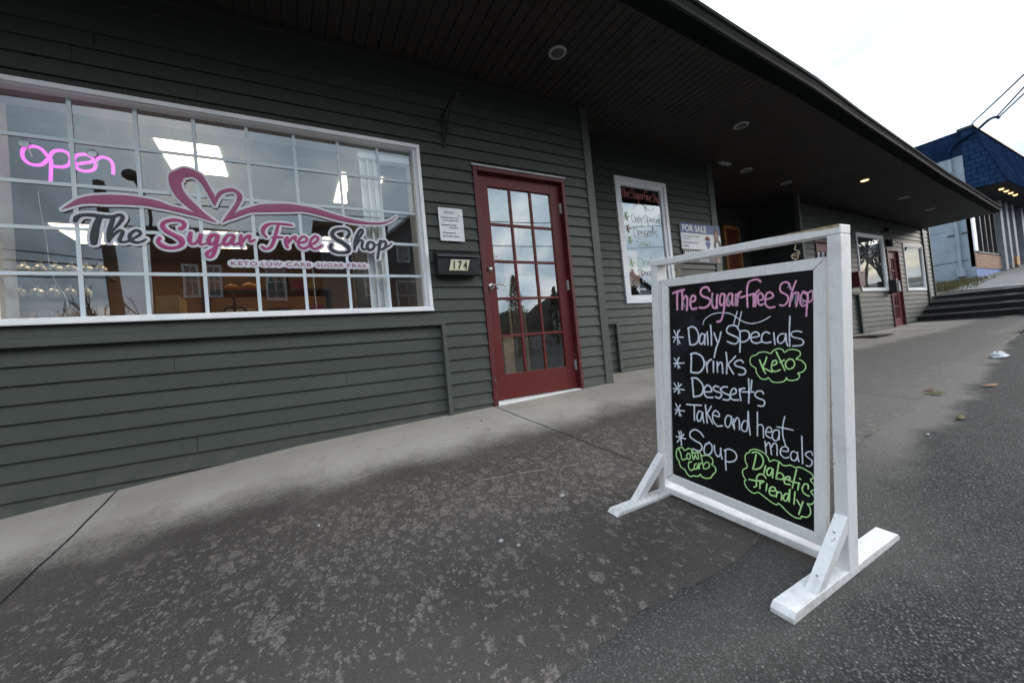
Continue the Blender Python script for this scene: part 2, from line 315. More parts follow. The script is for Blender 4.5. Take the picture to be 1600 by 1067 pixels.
def siding_paint(name, c, streak=0.16):
    t = NT(name)
    grain = t.noise(6.0, 6, 0.62, t.scaled(0.9, 8, 14), 0.4)
    fine = t.noise(30.0, 4, 0.6, t.scaled(0.5, 6, 9), 0.6)
    big = t.noise(0.9, 4, 0.55)
    col = t.mix(t.smooth(big, 0.3, 0.7), mul(c, 1 - streak), mul(c, 1 + streak))
    col = t.mix(t.math('MULTIPLY', t.smooth(grain, 0.55, 0.75), 0.35), col, mul(c, 1.35))
    z = t.xyz()['Z']
    wn_ = t.n.new('ShaderNodeTexWhiteNoise')
    wn_.noise_dimensions = '1D'
    t.t.links.new(t.math('FLOOR', t.math('DIVIDE', t.math('SUBTRACT', z, 0.405), 0.1035)), wn_.inputs['W'])
    col = t.mix(wn_.outputs['Value'], mul(c, 0.86), col) if streak > 0.12 else col
    low = t.math('SUBTRACT', 1.0, t.smooth(z, 0.30, 0.95))
    scuff = t.math('MULTIPLY', t.smooth(t.noise(5.0, 8, 0.75, t.scaled(1.0, 1, 7), 1.0), 0.70, 0.76), low)
    col = t.mix(t.math('MULTIPLY', scuff, 0.55), col, (0.42, 0.43, 0.42))
    hgt = t.math('SUBTRACT', z, t.math('ADD', 0.315, t.math('MULTIPLY', t.xyz()['X'], 0.045)))
    dust = t.math('MULTIPLY', t.math('SUBTRACT', 1.0, t.smooth(hgt, 0.0, 0.22)), t.smooth(t.noise(9, 6, 0.7), 0.38, 0.66))
    col = t.mix(t.math('MULTIPLY', dust, 0.22), col, (0.15, 0.14, 0.125))
    m = t.base(col, 0.55, 0.35)
    t.bump(t.math('ADD', grain, t.math('MULTIPLY', fine, 0.5)), 0.22, 0.006)
    return m


def wood_white(name, c=(0.86, 0.855, 0.855)):
    t = NT(name)
    grain = t.noise(4.0, 6, 0.6, t.scaled(22, 22, 2.5), 0.5)
    dirt = t.noise(7.0, 6, 0.68)
    col = t.mix(t.smooth(grain, 0.35, 0.75), mul(c, 0.92), c)
    col = t.mix(t.math('MULTIPLY', t.smooth(dirt, 0.52, 0.72), 0.42), col, (0.46, 0.44, 0.42))
    zz_ = t.xyz()['Z']
    mud = t.math('MULTIPLY', t.math('SUBTRACT', 1.0, t.smooth(zz_, 0.0, 0.10)), t.smooth(t.noise(16, 6, 0.7), 0.42, 0.68))
    col = t.mix(t.math('MULTIPLY', mud, 0.5), col, (0.30, 0.27, 0.24))
    scr = t.smooth(t.noise(24, 5, 0.7, t.scaled(1.0, 1.0, 0.15)), 0.66, 0.72)
    col = t.mix(t.math('MULTIPLY', scr, 0.35), col, (0.40, 0.38, 0.37))
    chip = t.smooth(t.noise(38.0, 3, 0.6), 0.715, 0.73)
    col = t.mix(t.math('MULTIPLY', chip, 0.8), col, (0.33, 0.24, 0.17))
    m = t.base(col, 0.5, 0.4)
    t.bump(grain, 0.18, 0.003)
    return m


def glass_mat(name, ior=2.0, tint=(0.93, 0.96, 0.95)):
    t = NT(name)
    t.n.remove(t.p)
    fr = t.n.new('ShaderNodeFresnel')
    geo = t.n.new('ShaderNodeNewGeometry')
    t.set(fr.inputs['IOR'], t.math('ADD', ior, t.math('MULTIPLY', geo.outputs['Backfacing'], 1.0 / ior - ior)))
    tr = t.n.new('ShaderNodeBsdfTransparent')
    tr.inputs['Color'].default_value = tint + (1,)
    gl = t.n.new('ShaderNodeBsdfGlossy')
    gl.inputs['Roughness'].default_value = 0.004
    gl.inputs['Color'].default_value = (0.86, 0.95, 1.0, 1)
    b = t.n.new('ShaderNodeBump')
    b.inputs['Strength'].default_value = 0.035
    b.inputs['Distance'].default_value = 0.02
    t.t.links.new(t.noise(2.2, 1, 0.4), b.inputs['Height'])
    t.t.links.new(b.outputs[0], gl.inputs['Normal'])
    mx = t.n.new('ShaderNodeMixShader')
    t.t.links.new(fr.outputs[0], mx.inputs[0])
    t.t.links.new(tr.outputs[0], mx.inputs[1])
    t.t.links.new(gl.outputs[0], mx.inputs[2])
    t.t.links.new(mx.outputs[0], t.out.inputs['Surface'])
    return t.m


# ---------------------------------------------------------------- mesh helpers


class MB:
    def __init__(self):
        self.v, self.f, self.s = [], [], []

    def poly(self, pts, smooth=False):
        i = len(self.v)
        self.v += [tuple(p) for p in pts]
        self.f.append(tuple(range(i, i + len(pts))))
        self.s.append(smooth)

    def grid(self, rows, smooth=True):
        i = len(self.v)
        w = len(rows[0])
        for r in rows:
            self.v += [tuple(p) for p in r]
        for a in range(len(rows) - 1):
            for b in range(w - 1):
                self.f.append((i + a * w + b, i + a * w + b + 1, i + (a + 1) * w + b + 1, i + (a + 1) * w + b))
                self.s.append(smooth)

    def box(self, x0, x1, y0, y1, z0, z1):
        i = len(self.v)
        self.v += [(x0, y0, z0), (x1, y0, z0), (x1, y1, z0), (x0, y1, z0), (x0, y0, z1), (x1, y0, z1), (x1, y1, z1), (x0, y1, z1)]
        for f in ((0, 3, 2, 1), (4, 5, 6, 7), (0, 1, 5, 4), (1, 2, 6, 5), (2, 3, 7, 6), (3, 0, 4, 7)):
            self.f.append(tuple(i + k for k in f))
            self.s.append(False)

    def hexa(self, p):
        i = len(self.v)
        self.v += [tuple(q) for q in p]
        for f in ((0, 3, 2, 1), (4, 5, 6, 7), (0, 1, 5, 4), (1, 2, 6, 5), (2, 3, 7, 6), (3, 0, 4, 7)):
            self.f.append(tuple(i + k for k in f))
            self.s.append(False)

    def prism(self, pts, d):
        """flat polygon pts (3D, ccw seen from outside) extruded by vector d"""
        d = Vector(d)
        a = [Vector(p) for p in pts]
        b = [p + d for p in a]
        self.poly(a)
        self.poly(b[::-1])
        n = len(a)
        for k in range(n):
            self.poly((a[k], b[k], b[(k + 1) % n], a[(k + 1) % n]))

    def tube(self, pts, rad, n=8, cap=True, smooth=True):
        pts = [Vector(p) for p in pts]
        if not hasattr(rad, '__len__'):
            rad = [rad] * len(pts)
        rows = []
        up = None
        for k, p in enumerate(pts):
            t = (pts[min(k + 1, len(pts) - 1)] - pts[max(k - 1, 0)])
            t = t.normalized() if t.length > 1e-9 else Vector((0, 0, 1))
            if up is None:
                up = Vector((0, 0, 1)) if abs(t.z) < 0.9 else Vector((1, 0, 0))
            u = (up - t * up.dot(t)).normalized()
            up = u
            w = t.cross(u)
            rows.append([p + (u * math.cos(2 * math.pi * a / n) + w * math.sin(2 * math.pi * a / n)) * rad[k] for a in range(n + 1)])
        self.grid(rows, smooth)
        if cap:
            self.poly(rows[0][:-1][::-1])
            self.poly(rows[-1][:-1])

    def lathe(self, prof, origin=(0, 0, 0), n=24, axis='z', smooth=True):
        rows = []
        o = Vector(origin)
        for r, h in prof:
            row = []
            for a in range(n + 1):
                c, s_ = math.cos(2 * math.pi * a / n) * r, math.sin(2 * math.pi * a / n) * r
                row.append(o + (Vector((c, s_, h)) if axis == 'z' else Vector((c, h, s_)) if axis == 'y' else Vector((h, c, s_))))
            rows.append(row)
        self.grid(rows, smooth)

    def ball(self, c, rx, ry, rz, n=12, lump=0.0, seed=0):
        rnd = random.Random(seed)
        rows = []
        for a in range(n // 2 + 1):
            th = math.pi * a / (n // 2)
            rows.append([])
            for b in range(n + 1):
                ph = 2 * math.pi * b / n
                k = 1 + lump * math.sin(5 * ph + seed) * math.sin(th)
                rows[-1].append((c[0] + rx * k * math.sin(th) * math.cos(ph), c[1] + ry * k * math.sin(th) * math.sin(ph), c[2] + rz * math.cos(th)))
        self.grid(rows)

    def obj(self, name, mat, parent=None, bevel=0.0, merge=False):
        me = bpy.data.meshes.new(name)
        me.from_pydata(self.v, [], self.f)
        me.polygons.foreach_set('use_smooth', self.s)
        if merge:
            bm = bmesh.new()
            bm.from_mesh(me)
            bmesh.ops.remove_doubles(bm, verts=bm.verts, dist=1e-5)
            bm.to_mesh(me)
            bm.free()
        me.update()
        me.materials.append(mat)
        o = bpy.data.objects.new(name, me)
        COL.objects.link(o)
        if parent:
            o.parent = parent
            if parent.get('at') is not None:
                o.matrix_parent_inverse = Matrix.Translation(-Vector(parent['at']))
        if bevel:
            b = o.modifiers.new('bevel', 'BEVEL')
            b.width = bevel
            b.segments = 2
            b.limit_method = 'ANGLE'
            b.angle_limit = R(40)
        return o


def tag(o, label, cat, group=None, kind=None):
    o['label'] = label
    o['category'] = cat
    if group:
        o['group'] = group
    if kind:
        o['kind'] = kind
    return o


def thing(name, label, cat, at=(0, 0, 0), group=None):
    """an Empty at the thing's base; its parts are written in world metres"""
    o = bpy.data.objects.new(name, None)
    COL.objects.link(o)
    o.location = at
    o['at'] = tuple(float(a) for a in at)
    o.empty_display_size = 0.1
    return tag(o, label, cat, group)


def local_thing(name, label, cat, mat4, group=None):
    """an Empty with its own frame; its parts are written in that frame"""
    o = bpy.data.objects.new(name, None)
    COL.objects.link(o)
    o.matrix_world = mat4
    o.empty_display_size = 0.1
    return tag(o, label, cat, group)


def clone(root, loc, label=None, group=None):
    r = root.copy()
    COL.objects.link(r)
    r.location = loc
    if label:
        r['label'] = label
    if group:
        r['group'] = group
    for ch in list(root.children):
        c = ch.copy()
        COL.objects.link(c)
        c.parent = r
        for g in list(ch.children):
            d = g.copy()
            COL.objects.link(d)
            d.parent = c
    return r


def structure(o):
    o['kind'] = 'structure'
    return o


def bez(pts, k=6):
    """Catmull-Rom through points of any dimension"""
    if len(pts) < 3:
        out = []
        a, b = pts[0], pts[-1]
        for i in range(4):
            t = i / 3
            out.append(tuple(x + (y - x) * t for x, y in zip(a, b)))
        return out
    out = []
    n = len(pts)
    for i in range(n - 1):
        p0, p1, p2, p3 = pts[max(i - 1, 0)], pts[i], pts[i + 1], pts[min(i + 2, n - 1)]
        for j in range(k):
            t = j / k
            out.append(tuple(0.5 * ((2 * b) + (c - a) * t + (2 * a - 5 * b + 4 * c - d) * t * t + (3 * b - a - 3 * c + d) * t ** 3)
                             for a, b, c, d in zip(p0, p1, p2, p3)))
    out.append(tuple(pts[-1]))
    return out


def stroke(mb, pts, h, to3, k=6, grow=0.0, wob=0.0):
    """a flat brush stroke: pts (u, v, width); to3(u, v, h) gives 3D"""
    p = bez(pts, k)
    c = []
    for q in p:
        if not c or (q[0] - c[-1][0]) ** 2 + (q[1] - c[-1][1]) ** 2 > 1e-10:
            c.append(q)
    if len(c) < 2:
        return
    ringsu = []
    n = len(c)
    for i, q in enumerate(c):
        a, b = c[max(i - 1, 0)], c[min(i + 1, n - 1)]
        tx, ty = b[0] - a[0], b[1] - a[1]
        L = math.hypot(tx, ty) or 1.0
        w = (max(q[2], 0.0002) + grow) * (1 + wob * math.sin(i * 1.7) * math.cos(i * 0.61 + n))
        ringsu.append((q[0], q[1], tx / L, ty / L, w, h * (1 + 0.5 * i / n)))
    f, l = ringsu[0], ringsu[-1]
    cap = lambda r, sgn: [(r[0] + sgn * r[2] * r[4] * 0.5 * s, r[1] + sgn * r[3] * r[4] * 0.5 * s, r[2], r[3], r[4] * math.sqrt(max(1 - s * s, 0.0004)), r[5]) for s in (0.4, 0.7, 0.9, 1.0)]
    rr = cap(f, -1)[::-1] + ringsu + cap(l, 1)
    rows = []
    for (x, y, tx, ty, w, hh) in rr:
        row = []
        for e, g in ((-1, 0), (-0.8, 0.8), (0, 1), (0.8, 0.8), (1, 0)):
            row.append(to3(x - ty * w * 0.5 * e, y + tx * w * 0.5 * e, hh * g))
        rows.append(row)
    mb.grid(rows, True)


def words(name, body, size, mat, parent, at, rot=(R(90), 0, 0), offset=0.0, extrude=0.0008, shear=0.0, spacing=1.0, align='LEFT', xs=1.0):
    cu = bpy.data.curves.new(name, 'FONT')
    cu.body = body
    cu.size = size
    cu.offset = offset
    cu.extrude = extrude
    cu.shear = shear
    cu.space_character = spacing
    cu.align_x = align
    cu.fill_mode = 'BOTH'
    tmp = bpy.data.objects.new(name, cu)
    COL.objects.link(tmp)
    dg = bpy.context.evaluated_depsgraph_get()
    me = bpy.data.meshes.new_from_object(tmp.evaluated_get(dg))
    bpy.data.objects.remove(tmp)
    M = Matrix.Translation(at) @ Matrix.Rotation(rot[2], 4, 'Z') @ Matrix.Rotation(rot[1], 4, 'Y') @ Matrix.Rotation(rot[0], 4, 'X') @ Matrix.Diagonal((xs, 1, 1, 1))
    me.transform(M)
    me.materials.clear()
    me.materials.append(mat)
    me.name = name
    o = bpy.data.objects.new(name, me)
    COL.objects.link(o)
    if parent:
        o.parent = parent
        if parent.get('at') is not None:
            o.matrix_parent_inverse = Matrix.Translation(-Vector(parent['at']))
    return o


def interp(x, xs, ys):
    if x <= xs[0]:
        return ys[0]
    for i in range(len(xs) - 1):
        if x <= xs[i + 1]:
            t = (x - xs[i]) / (xs[i + 1] - xs[i])
            return ys[i] + (ys[i + 1] - ys[i]) * t
    return ys[-1]


# ---------------------------------------------------------------- the lie of the land
GX = [-60, -9, -1.4, 0, 1.1, 2.8, 4, 8, 10.6, 12, 13.7, 15.2, 20.5, 25, 60]
GZ = [-1.6, -0.20, 0.206, 0.315, 0.352, 0.403, 0.40, 0.43, 0.459, 0.496, 0.575, 1.17, 1.72, 2.2, 5.0]


def gz(x, y):
    c = interp(x, [5, 8, 10.6, 13.7, 15.2], [0.099, 0.075, 0.052, 0.03, 0.06])
    return interp(x, GX, GZ) + c * max(min(y, 0.7 if x > 2.9 else 0.2), -6.0)


EX = [-40.0, 2.351, 3.331, 5.122, 6.44, 8.423, 11.673, 14.904, 20]
EY = [-1.194 - 0.045 * 42.35, -1.194, -1.143, -1.059, -0.963, -0.855, -0.763, -0.66, -0.5]


def eave(x):
    return interp(x, EX, EY)


def soff(x, y):
    return interp(x, [6, 8.5, 10.5, 14.8], [3.354, 3.30, 3.17, 3.01])


# ---------------------------------------------------------------- materials
GREEN = (0.054, 0.064, 0.055)
M = {}
M['siding'] = siding_paint('green_grey_siding', GREEN)
M['trim'] = siding_paint('green_grey_trim', (0.072, 0.083, 0.074), 0.1)
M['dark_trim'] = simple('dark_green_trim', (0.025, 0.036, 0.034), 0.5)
M['vinyl'] = simple('white_vinyl', (0.84, 0.85, 0.87), 0.38, 0.06, 4)
M['muntin'] = simple('white_grille_bars', (0.62, 0.69, 0.74), 0.4, 0.03, 5)
M['glass'] = glass_mat('window_glass', 2.1, (0.98, 0.99, 0.98))
M['glass_door'] = glass_mat('door_glass', 3.1, (0.98, 0.99, 0.98))
M['glass_far'] = glass_mat('storefront_glass', 3.4)
M['soffit'] = simple('brown_soffit_boards', (0.030, 0.025, 0.022), 0.62, 0.2, 3, bump=0.05)
M['gap'] = simple('soffit_gap', (0.012, 0.011, 0.010), 0.9)
M['gutter'] = simple('dark_green_gutter_metal', (0.011, 0.015, 0.015), 0.65, 0.2, 3, spec=0.02)
M['roof'] = simple('dark_roof_felt', (0.05, 0.052, 0.055), 0.85)
M['metal'] = simple('brushed_nickel', (0.55, 0.53, 0.50), 0.3, 0.1, 20, metal=1.0)
M['galv'] = simple('dull_zinc', (0.40, 0.41, 0.42), 0.5, 0.15, 20, metal=0.6)
M['black'] = simple('black_enamel', (0.018, 0.018, 0.022), 0.38, 0.2, 12)
M['iron'] = simple('black_wrought_iron', (0.010, 0.010, 0.011), 0.5)
M['white'] = wood_white('white_painted_wood')
M['plain_white'] = simple('white_print', (0.78, 0.79, 0.80), 0.45, 0.03)
M['cream'] = simple('cream_number_plate', (0.70, 0.66, 0.48), 0.45, 0.06, 30)
M['ink'] = simple('black_ink', (0.012, 0.012, 0.014), 0.5, 0.1)


def red_door():
    t = NT('dark_red_door_paint')
    g = t.noise(5, 5, 0.6, t.scaled(20, 20, 1.6), 0.3)
    c = (0.125, 0.016, 0.016)
    col = t.mix(t.smooth(g, 0.3, 0.75), mul(c, 0.86), mul(c, 1.12))
    blot = t.noise(3.5, 5, 0.65)
    col = t.mix(t.math('MULTIPLY', t.smooth(blot, 0.5, 0.75), 0.4), col, (0.150, 0.026, 0.022))
    m = t.base(col, 0.45, 0.32)
    t.bump(g, 0.12, 0.003)
    return m


def red_casing():
    t = NT('chipped_red_casing_paint')
    c = (0.095, 0.014, 0.016)
    g = t.noise(6, 5, 0.6)
    col = t.mix(t.smooth(g, 0.3, 0.7), mul(c, 0.85), mul(c, 1.15))
    z = t.xyz()['Z']
    low = t.math('SUBTRACT', 1.0, t.smooth(z, 0.75, 1.9))
    chip = t.noise(26, 6, 0.72, t.scaled(1.6, 1.6, 0.55), 0.6)
    lim = t.math('ADD', chip, t.math('MULTIPLY', low, 0.085))
    f = t.smooth(lim, 0.725, 0.74)
    col = t.mix(f, col, (0.52, 0.47, 0.44))
    m = t.base(col, 0.5, 0.4)
    t.bump(f, 0.3, 0.002)
    return m


M['red'] = red_door()
M['red_casing'] = red_casing()


def blackboard():
    t = NT('black_chalkboard')
    sm = t.noise(3.2, 5, 0.65, t.scaled(1.2, 1, 0.8), 0.8)
    col = t.mix(t.smooth(sm, 0.52, 0.80), (0.005, 0.005, 0.006), (0.036, 0.043, 0.052))
    return t.base(col, 0.42, 0.25)


M['board'] = blackboard()


def chalk(name, c):
    t = NT(name)
    f = t.noise(55, 4, 0.7)
    return t.base(t.mix(t.smooth(f, 0.35, 0.7), mul(c, 0.8), c), 0.8, 0.15)


M['chalk'] = [chalk('pink_chalk', (0.92, 0.43, 0.67)), chalk('white_chalk', (0.80, 0.86, 0.95)), chalk('green_chalk', (0.60, 0.97, 0.40)), chalk('lilac_chalk', (0.40, 0.38, 0.50))]

# ---------------------------------------------------------------- ground


def asphalt_mat():
    t = NT('worn_asphalt')
    x = t.xyz()
    big = t.noise(0.7, 5, 0.6)
    med = t.noise(7, 5, 0.65)
    col = t.mix(t.smooth(big, 0.3, 0.7), (0.038, 0.038, 0.039), (0.058, 0.057, 0.056))
    col = t.mix(t.math('MULTIPLY', t.smooth(med, 0.45, 0.7), 0.4), col, (0.074, 0.071, 0.068))
    v = t.voro(160, rand=1.0)
    cell = t.voro(160, out='Color')
    sp = t.n.new('ShaderNodeSeparateColor')
    t.t.links.new(cell, sp.inputs[0])
    grain = t.math('MULTIPLY', sp.outputs[0], sp.outputs[0])
    edgeg = t.math('SUBTRACT', 1.0, t.smooth(v, 0.30, 0.60))
    col = t.mix(t.math('MULTIPLY', edgeg, 0.85), (0.012, 0.012, 0.012), t.mix(grain, (0.036, 0.0355, 0.035), (0.165, 0.16, 0.154)))
    col = t.mix(t.math('MULTIPLY', t.smooth(big, 0.35, 0.7), 0.2), col, (0.075, 0.072, 0.069))
    col = t.mix(t.math('MULTIPLY', t.smooth(med, 0.5, 0.7), 0.15), col, (0.09, 0.086, 0.081))
    stone = t.math('MULTIPLY', t.smooth(sp.outputs[1], 0.965, 0.99), edgeg)
    col = t.mix(stone, col, (0.24, 0.235, 0.225))
    # sand washed along the edge of the paving
    edge = t.math('ADD', x['Y'], t.math('MULTIPLY', t.math('SUBTRACT', t.noise(2.2, 5, 0.65), 0.5), 0.45))
    line = t.math('ADD', t.math('MULTIPLY', x['X'], -0.125), 2.62)
    sand = t.math('SUBTRACT', 1.0, t.smooth(t.math('ABSOLUTE', t.math('ADD', edge, line)), 0.05, 0.22))
    far = t.smooth(x['X'], 1.5, 3.0)
    col = t.mix(t.math('MULTIPLY', t.math('MULTIPLY', sand, far), 0.5), col, (0.25, 0.232, 0.205))
    near = t.math('MULTIPLY', t.math('SUBTRACT', 1.0, t.smooth(t.math('ABSOLUTE', t.math('ADD', edge, 2.50)), 0.05, 0.30)), t.math('SUBTRACT', 1.0, t.smooth(x['X'], 1.6, 2.4)))
    col = t.mix(t.math('MULTIPLY', near, 0.38), col, (0.135, 0.128, 0.118))
    m = t.base(col, 0.85, 0.25)
    t.bump(t.math('ADD', v, t.math('MULTIPLY', t.noise(420, 2), 0.5)), 0.45, 0.005)
    return m


def concrete_mat():
    t = NT('stained_concrete_paving')
    x = t.xyz()
    n = t.noise(1.6, 7, 0.62)
    fine = t.noise(60, 5, 0.7)
    sand = t.noise(240, 3, 0.7)
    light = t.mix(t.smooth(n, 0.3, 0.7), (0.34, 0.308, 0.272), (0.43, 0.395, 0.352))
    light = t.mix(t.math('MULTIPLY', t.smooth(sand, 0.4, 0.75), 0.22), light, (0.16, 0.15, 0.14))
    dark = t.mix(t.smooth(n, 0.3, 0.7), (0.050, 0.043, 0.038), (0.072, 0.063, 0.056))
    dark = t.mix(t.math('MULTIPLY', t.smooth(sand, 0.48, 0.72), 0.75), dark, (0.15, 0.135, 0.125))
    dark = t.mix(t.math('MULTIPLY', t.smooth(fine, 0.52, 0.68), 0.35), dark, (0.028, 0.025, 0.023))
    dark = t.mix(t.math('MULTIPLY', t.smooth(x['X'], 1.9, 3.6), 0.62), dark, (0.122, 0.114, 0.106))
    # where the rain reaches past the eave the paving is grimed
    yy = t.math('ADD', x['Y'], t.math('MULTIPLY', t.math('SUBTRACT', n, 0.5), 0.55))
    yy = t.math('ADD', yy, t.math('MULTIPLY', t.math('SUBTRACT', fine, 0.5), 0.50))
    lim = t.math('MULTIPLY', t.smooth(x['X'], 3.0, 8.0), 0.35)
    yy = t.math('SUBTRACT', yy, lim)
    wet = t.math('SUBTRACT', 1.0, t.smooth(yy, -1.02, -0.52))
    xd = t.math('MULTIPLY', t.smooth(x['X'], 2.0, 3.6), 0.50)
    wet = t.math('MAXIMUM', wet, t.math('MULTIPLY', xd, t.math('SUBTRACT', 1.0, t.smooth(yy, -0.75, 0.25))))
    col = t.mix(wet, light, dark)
    # clean flakes worn through the grime
    wv = t.n.new('ShaderNodeTexNoise')
    wv.inputs['Scale'].default_value = 30.0
    wv.inputs['Detail'].default_value = 4.0
    t.t.links.new(t.scaled(1.0, 0.72, 1.0, (0, 0, 0.25)), wv.inputs['Vector'])
    vm = t.n.new('ShaderNodeVectorMath')
    vm.operation = 'MULTIPLY_ADD'
    t.t.links.new(wv.outputs['Color'], vm.inputs[0])
    vm.inputs[1].default_value = (0.045, 0.045, 0.0)
    t.t.links.new(t.scaled(1.0, 0.72, 0.0, (0, 0, 0.25)), vm.inputs[2])
    patchy = t.noise(2.0, 3, 0.6)
    cen = t.math('SUBTRACT', 1.0, t.smooth(t.math('ABSOLUTE', t.math('ADD', x['Y'], 1.45)), 0.1, 0.95))
    side = t.math('MULTIPLY', t.smooth(x['X'], -1.3, 0.5), t.math('SUBTRACT', 1.0, t.smooth(x['X'], 1.3, 3.2)))
    dens = t.math('ADD', t.math('MULTIPLY', t.math('ADD', t.math('MULTIPLY', cen, side), patchy), 0.58), -0.06)
    brk = t.noise(120, 5, 0.8)
    flake = 0.0
    for sc_, kk in ((19.0, 0.42), (31.0, 0.44), (55.0, 0.44), (90.0, 0.44)):
        d_ = t.voro(sc_, vm.outputs[0])
        c_ = t.n.new('ShaderNodeSeparateColor')
        t.t.links.new(t.voro(sc_, vm.outputs[0], out='Color'), c_.inputs[0])
        keep = t.smooth(t.math('SUBTRACT', dens, c_.outputs[0]), 0.0, 0.05)
        rad = t.math('ADD', t.math('MULTIPLY', c_.outputs[1], kk), t.math('MULTIPLY', t.math('SUBTRACT', brk, 0.5), 0.85))
        sp_ = t.math('MULTIPLY', keep, t.smooth(t.math('SUBTRACT', t.math('ADD', rad, 0.10), d_), 0.0, 0.10))
        flake = t.math('MAXIMUM', flake, sp_) if not isinstance(flake, float) else sp_
    flake = t.math('MULTIPLY', flake, t.smooth(brk, 0.34, 0.58))
    flake = t.math('MULTIPLY', flake, t.math('SUBTRACT', 1.0, t.smooth(x['Y'], -1.20, -0.92)))
    flcol = t.mix(t.smooth(fine, 0.35, 0.65), (0.11, 0.095, 0.085), (0.26, 0.228, 0.205))
    col = t.mix(t.math('MULTIPLY', flake, 0.85), col, flcol)
    # gum spots and old drips
    gum = t.math('SUBTRACT', 1.0, t.smooth(t.voro(2.6, rand=1.0), 0.035, 0.05))
    col = t.mix(t.math('MULTIPLY', gum, 0.6), col, t.mix(wet, (0.17, 0.16, 0.15), (0.15, 0.14, 0.13)))
    stain = t.smooth(t.noise(2.6, 6, 0.7, None, 0.6), 0.56, 0.70)
    col = t.mix(t.math('MULTIPLY', stain, 0.35), col, (0.10, 0.085, 0.07))
    # expansion joints every 2.48 m
    wob = t.math('MULTIPLY', t.math('SUBTRACT', t.noise(3, 4, 0.6), 0.5), 0.035)
    u = t.math('ADD', t.math('ADD', x['X'], 0.945 + 2.48 * 10), wob)
    fr = t.math('ABSOLUTE', t.math('SUBTRACT', t.math('FRACT', t.math('DIVIDE', t.math('ADD', u, 1.24), 2.48)), 0.5))
    jd = t.math('MULTIPLY', fr, 2.48)
    jn = t.math('SUBTRACT', 1.0, t.smooth(jd, 0.003, 0.0085))
    strip = t.math('MULTIPLY', t.math('SUBTRACT', 1.0, t.smooth(jd, 0.055, 0.07)), t.math('SUBTRACT', 1.0, wet))
    col = t.mix(t.math('MULTIPLY', strip, 0.22), col, (0.40, 0.40, 0.39))
    col = t.mix(jn, col, (0.018, 0.016, 0.014))
    # a scratched white line
    ln = t.math('ABSOLUTE', t.math('ADD', t.math('ADD', x['Y'], t.math('MULTIPLY', x['X'], 0.304)), 1.0896))
    lm = t.math('MULTIPLY', t.math('SUBTRACT', 1.0, t.smooth(t.math('SUBTRACT', ln, 0.0), 0.002, 0.006)), t.smooth(t.noise(18, 4), 0.42, 0.55))
    lm = t.math('MULTIPLY', lm, t.math('MULTIPLY', t.smooth(x['X'], 0.55, 0.62), t.math('SUBTRACT', 1.0, t.smooth(x['X'], 1.3, 1.42))))
    col = t.mix(t.math('MULTIPLY', lm, 0.7), col, (0.36, 0.33, 0.30))
    m = t.base(col, 0.82, 0.28)
    h = t.math('ADD', t.math('MULTIPLY', fine, 0.6), t.math('MULTIPLY', sand, 0.7))
    h = t.math('SUBTRACT', h, t.math('MULTIPLY', jn, 3.0))
    h = t.math('ADD', h, t.math('MULTIPLY', flake, 0.4))
    t.bump(h, 0.5, 0.004)
    return m


def frange(a, b, s):
    out = []
    x = a
    while x < b - 1e-6:
        out.append(x)
        x += s
    return out + [b]


mb = MB()
xs = [-60, -40, -20, -12] + frange(-9, 15.2, 0.4) + frange(16, 26, 1.0) + [30, 45, 60]
ys = [-70, -40, -20, -12, -8] + frange(-6, 0.2, 0.31) + [0.7, 2, 6, 14, 30]
mb.grid([[(x, y, gz(x, y)) for y in ys] for x in xs])
structure(mb.obj('asphalt_street', asphalt_mat()))

PX = [-9, 0.5, 0.75, 1.3, 2.6, 3.6, 4.9, 6.8, 13.76]
PY = [-2.45, -2.40, -2.375, -2.38, -2.20, -2.11, -2.0, -1.85, -1.30]
rnd = random.Random(5)
mb = MB()
rows = []
for x in frange(-9, 13.74, 0.035):
    e = interp(x, PX, PY) + rnd.uniform(-0.008, 0.008) + 0.018 * math.sin(x * 7.3) * math.sin(x * 2.9 + 1)
    yy = [e, e + 0.01, -1.6, -1.2, -0.8, -0.4, 0.0, 0.2, 0.45, 0.7, 1.7]
    rows.append([(x, y, gz(x, y) + (0.001 if i == 0 else 0.007)) for i, y in enumerate(yy)])
mb.grid(rows)
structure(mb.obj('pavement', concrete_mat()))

# ---------------------------------------------------------------- the shop building
B = thing('shop_building', 'long green grey clapboard shop building with deep brown eave and white framed shop window', 'building', (5, 3, 0.4))
EXPO = 0.1035


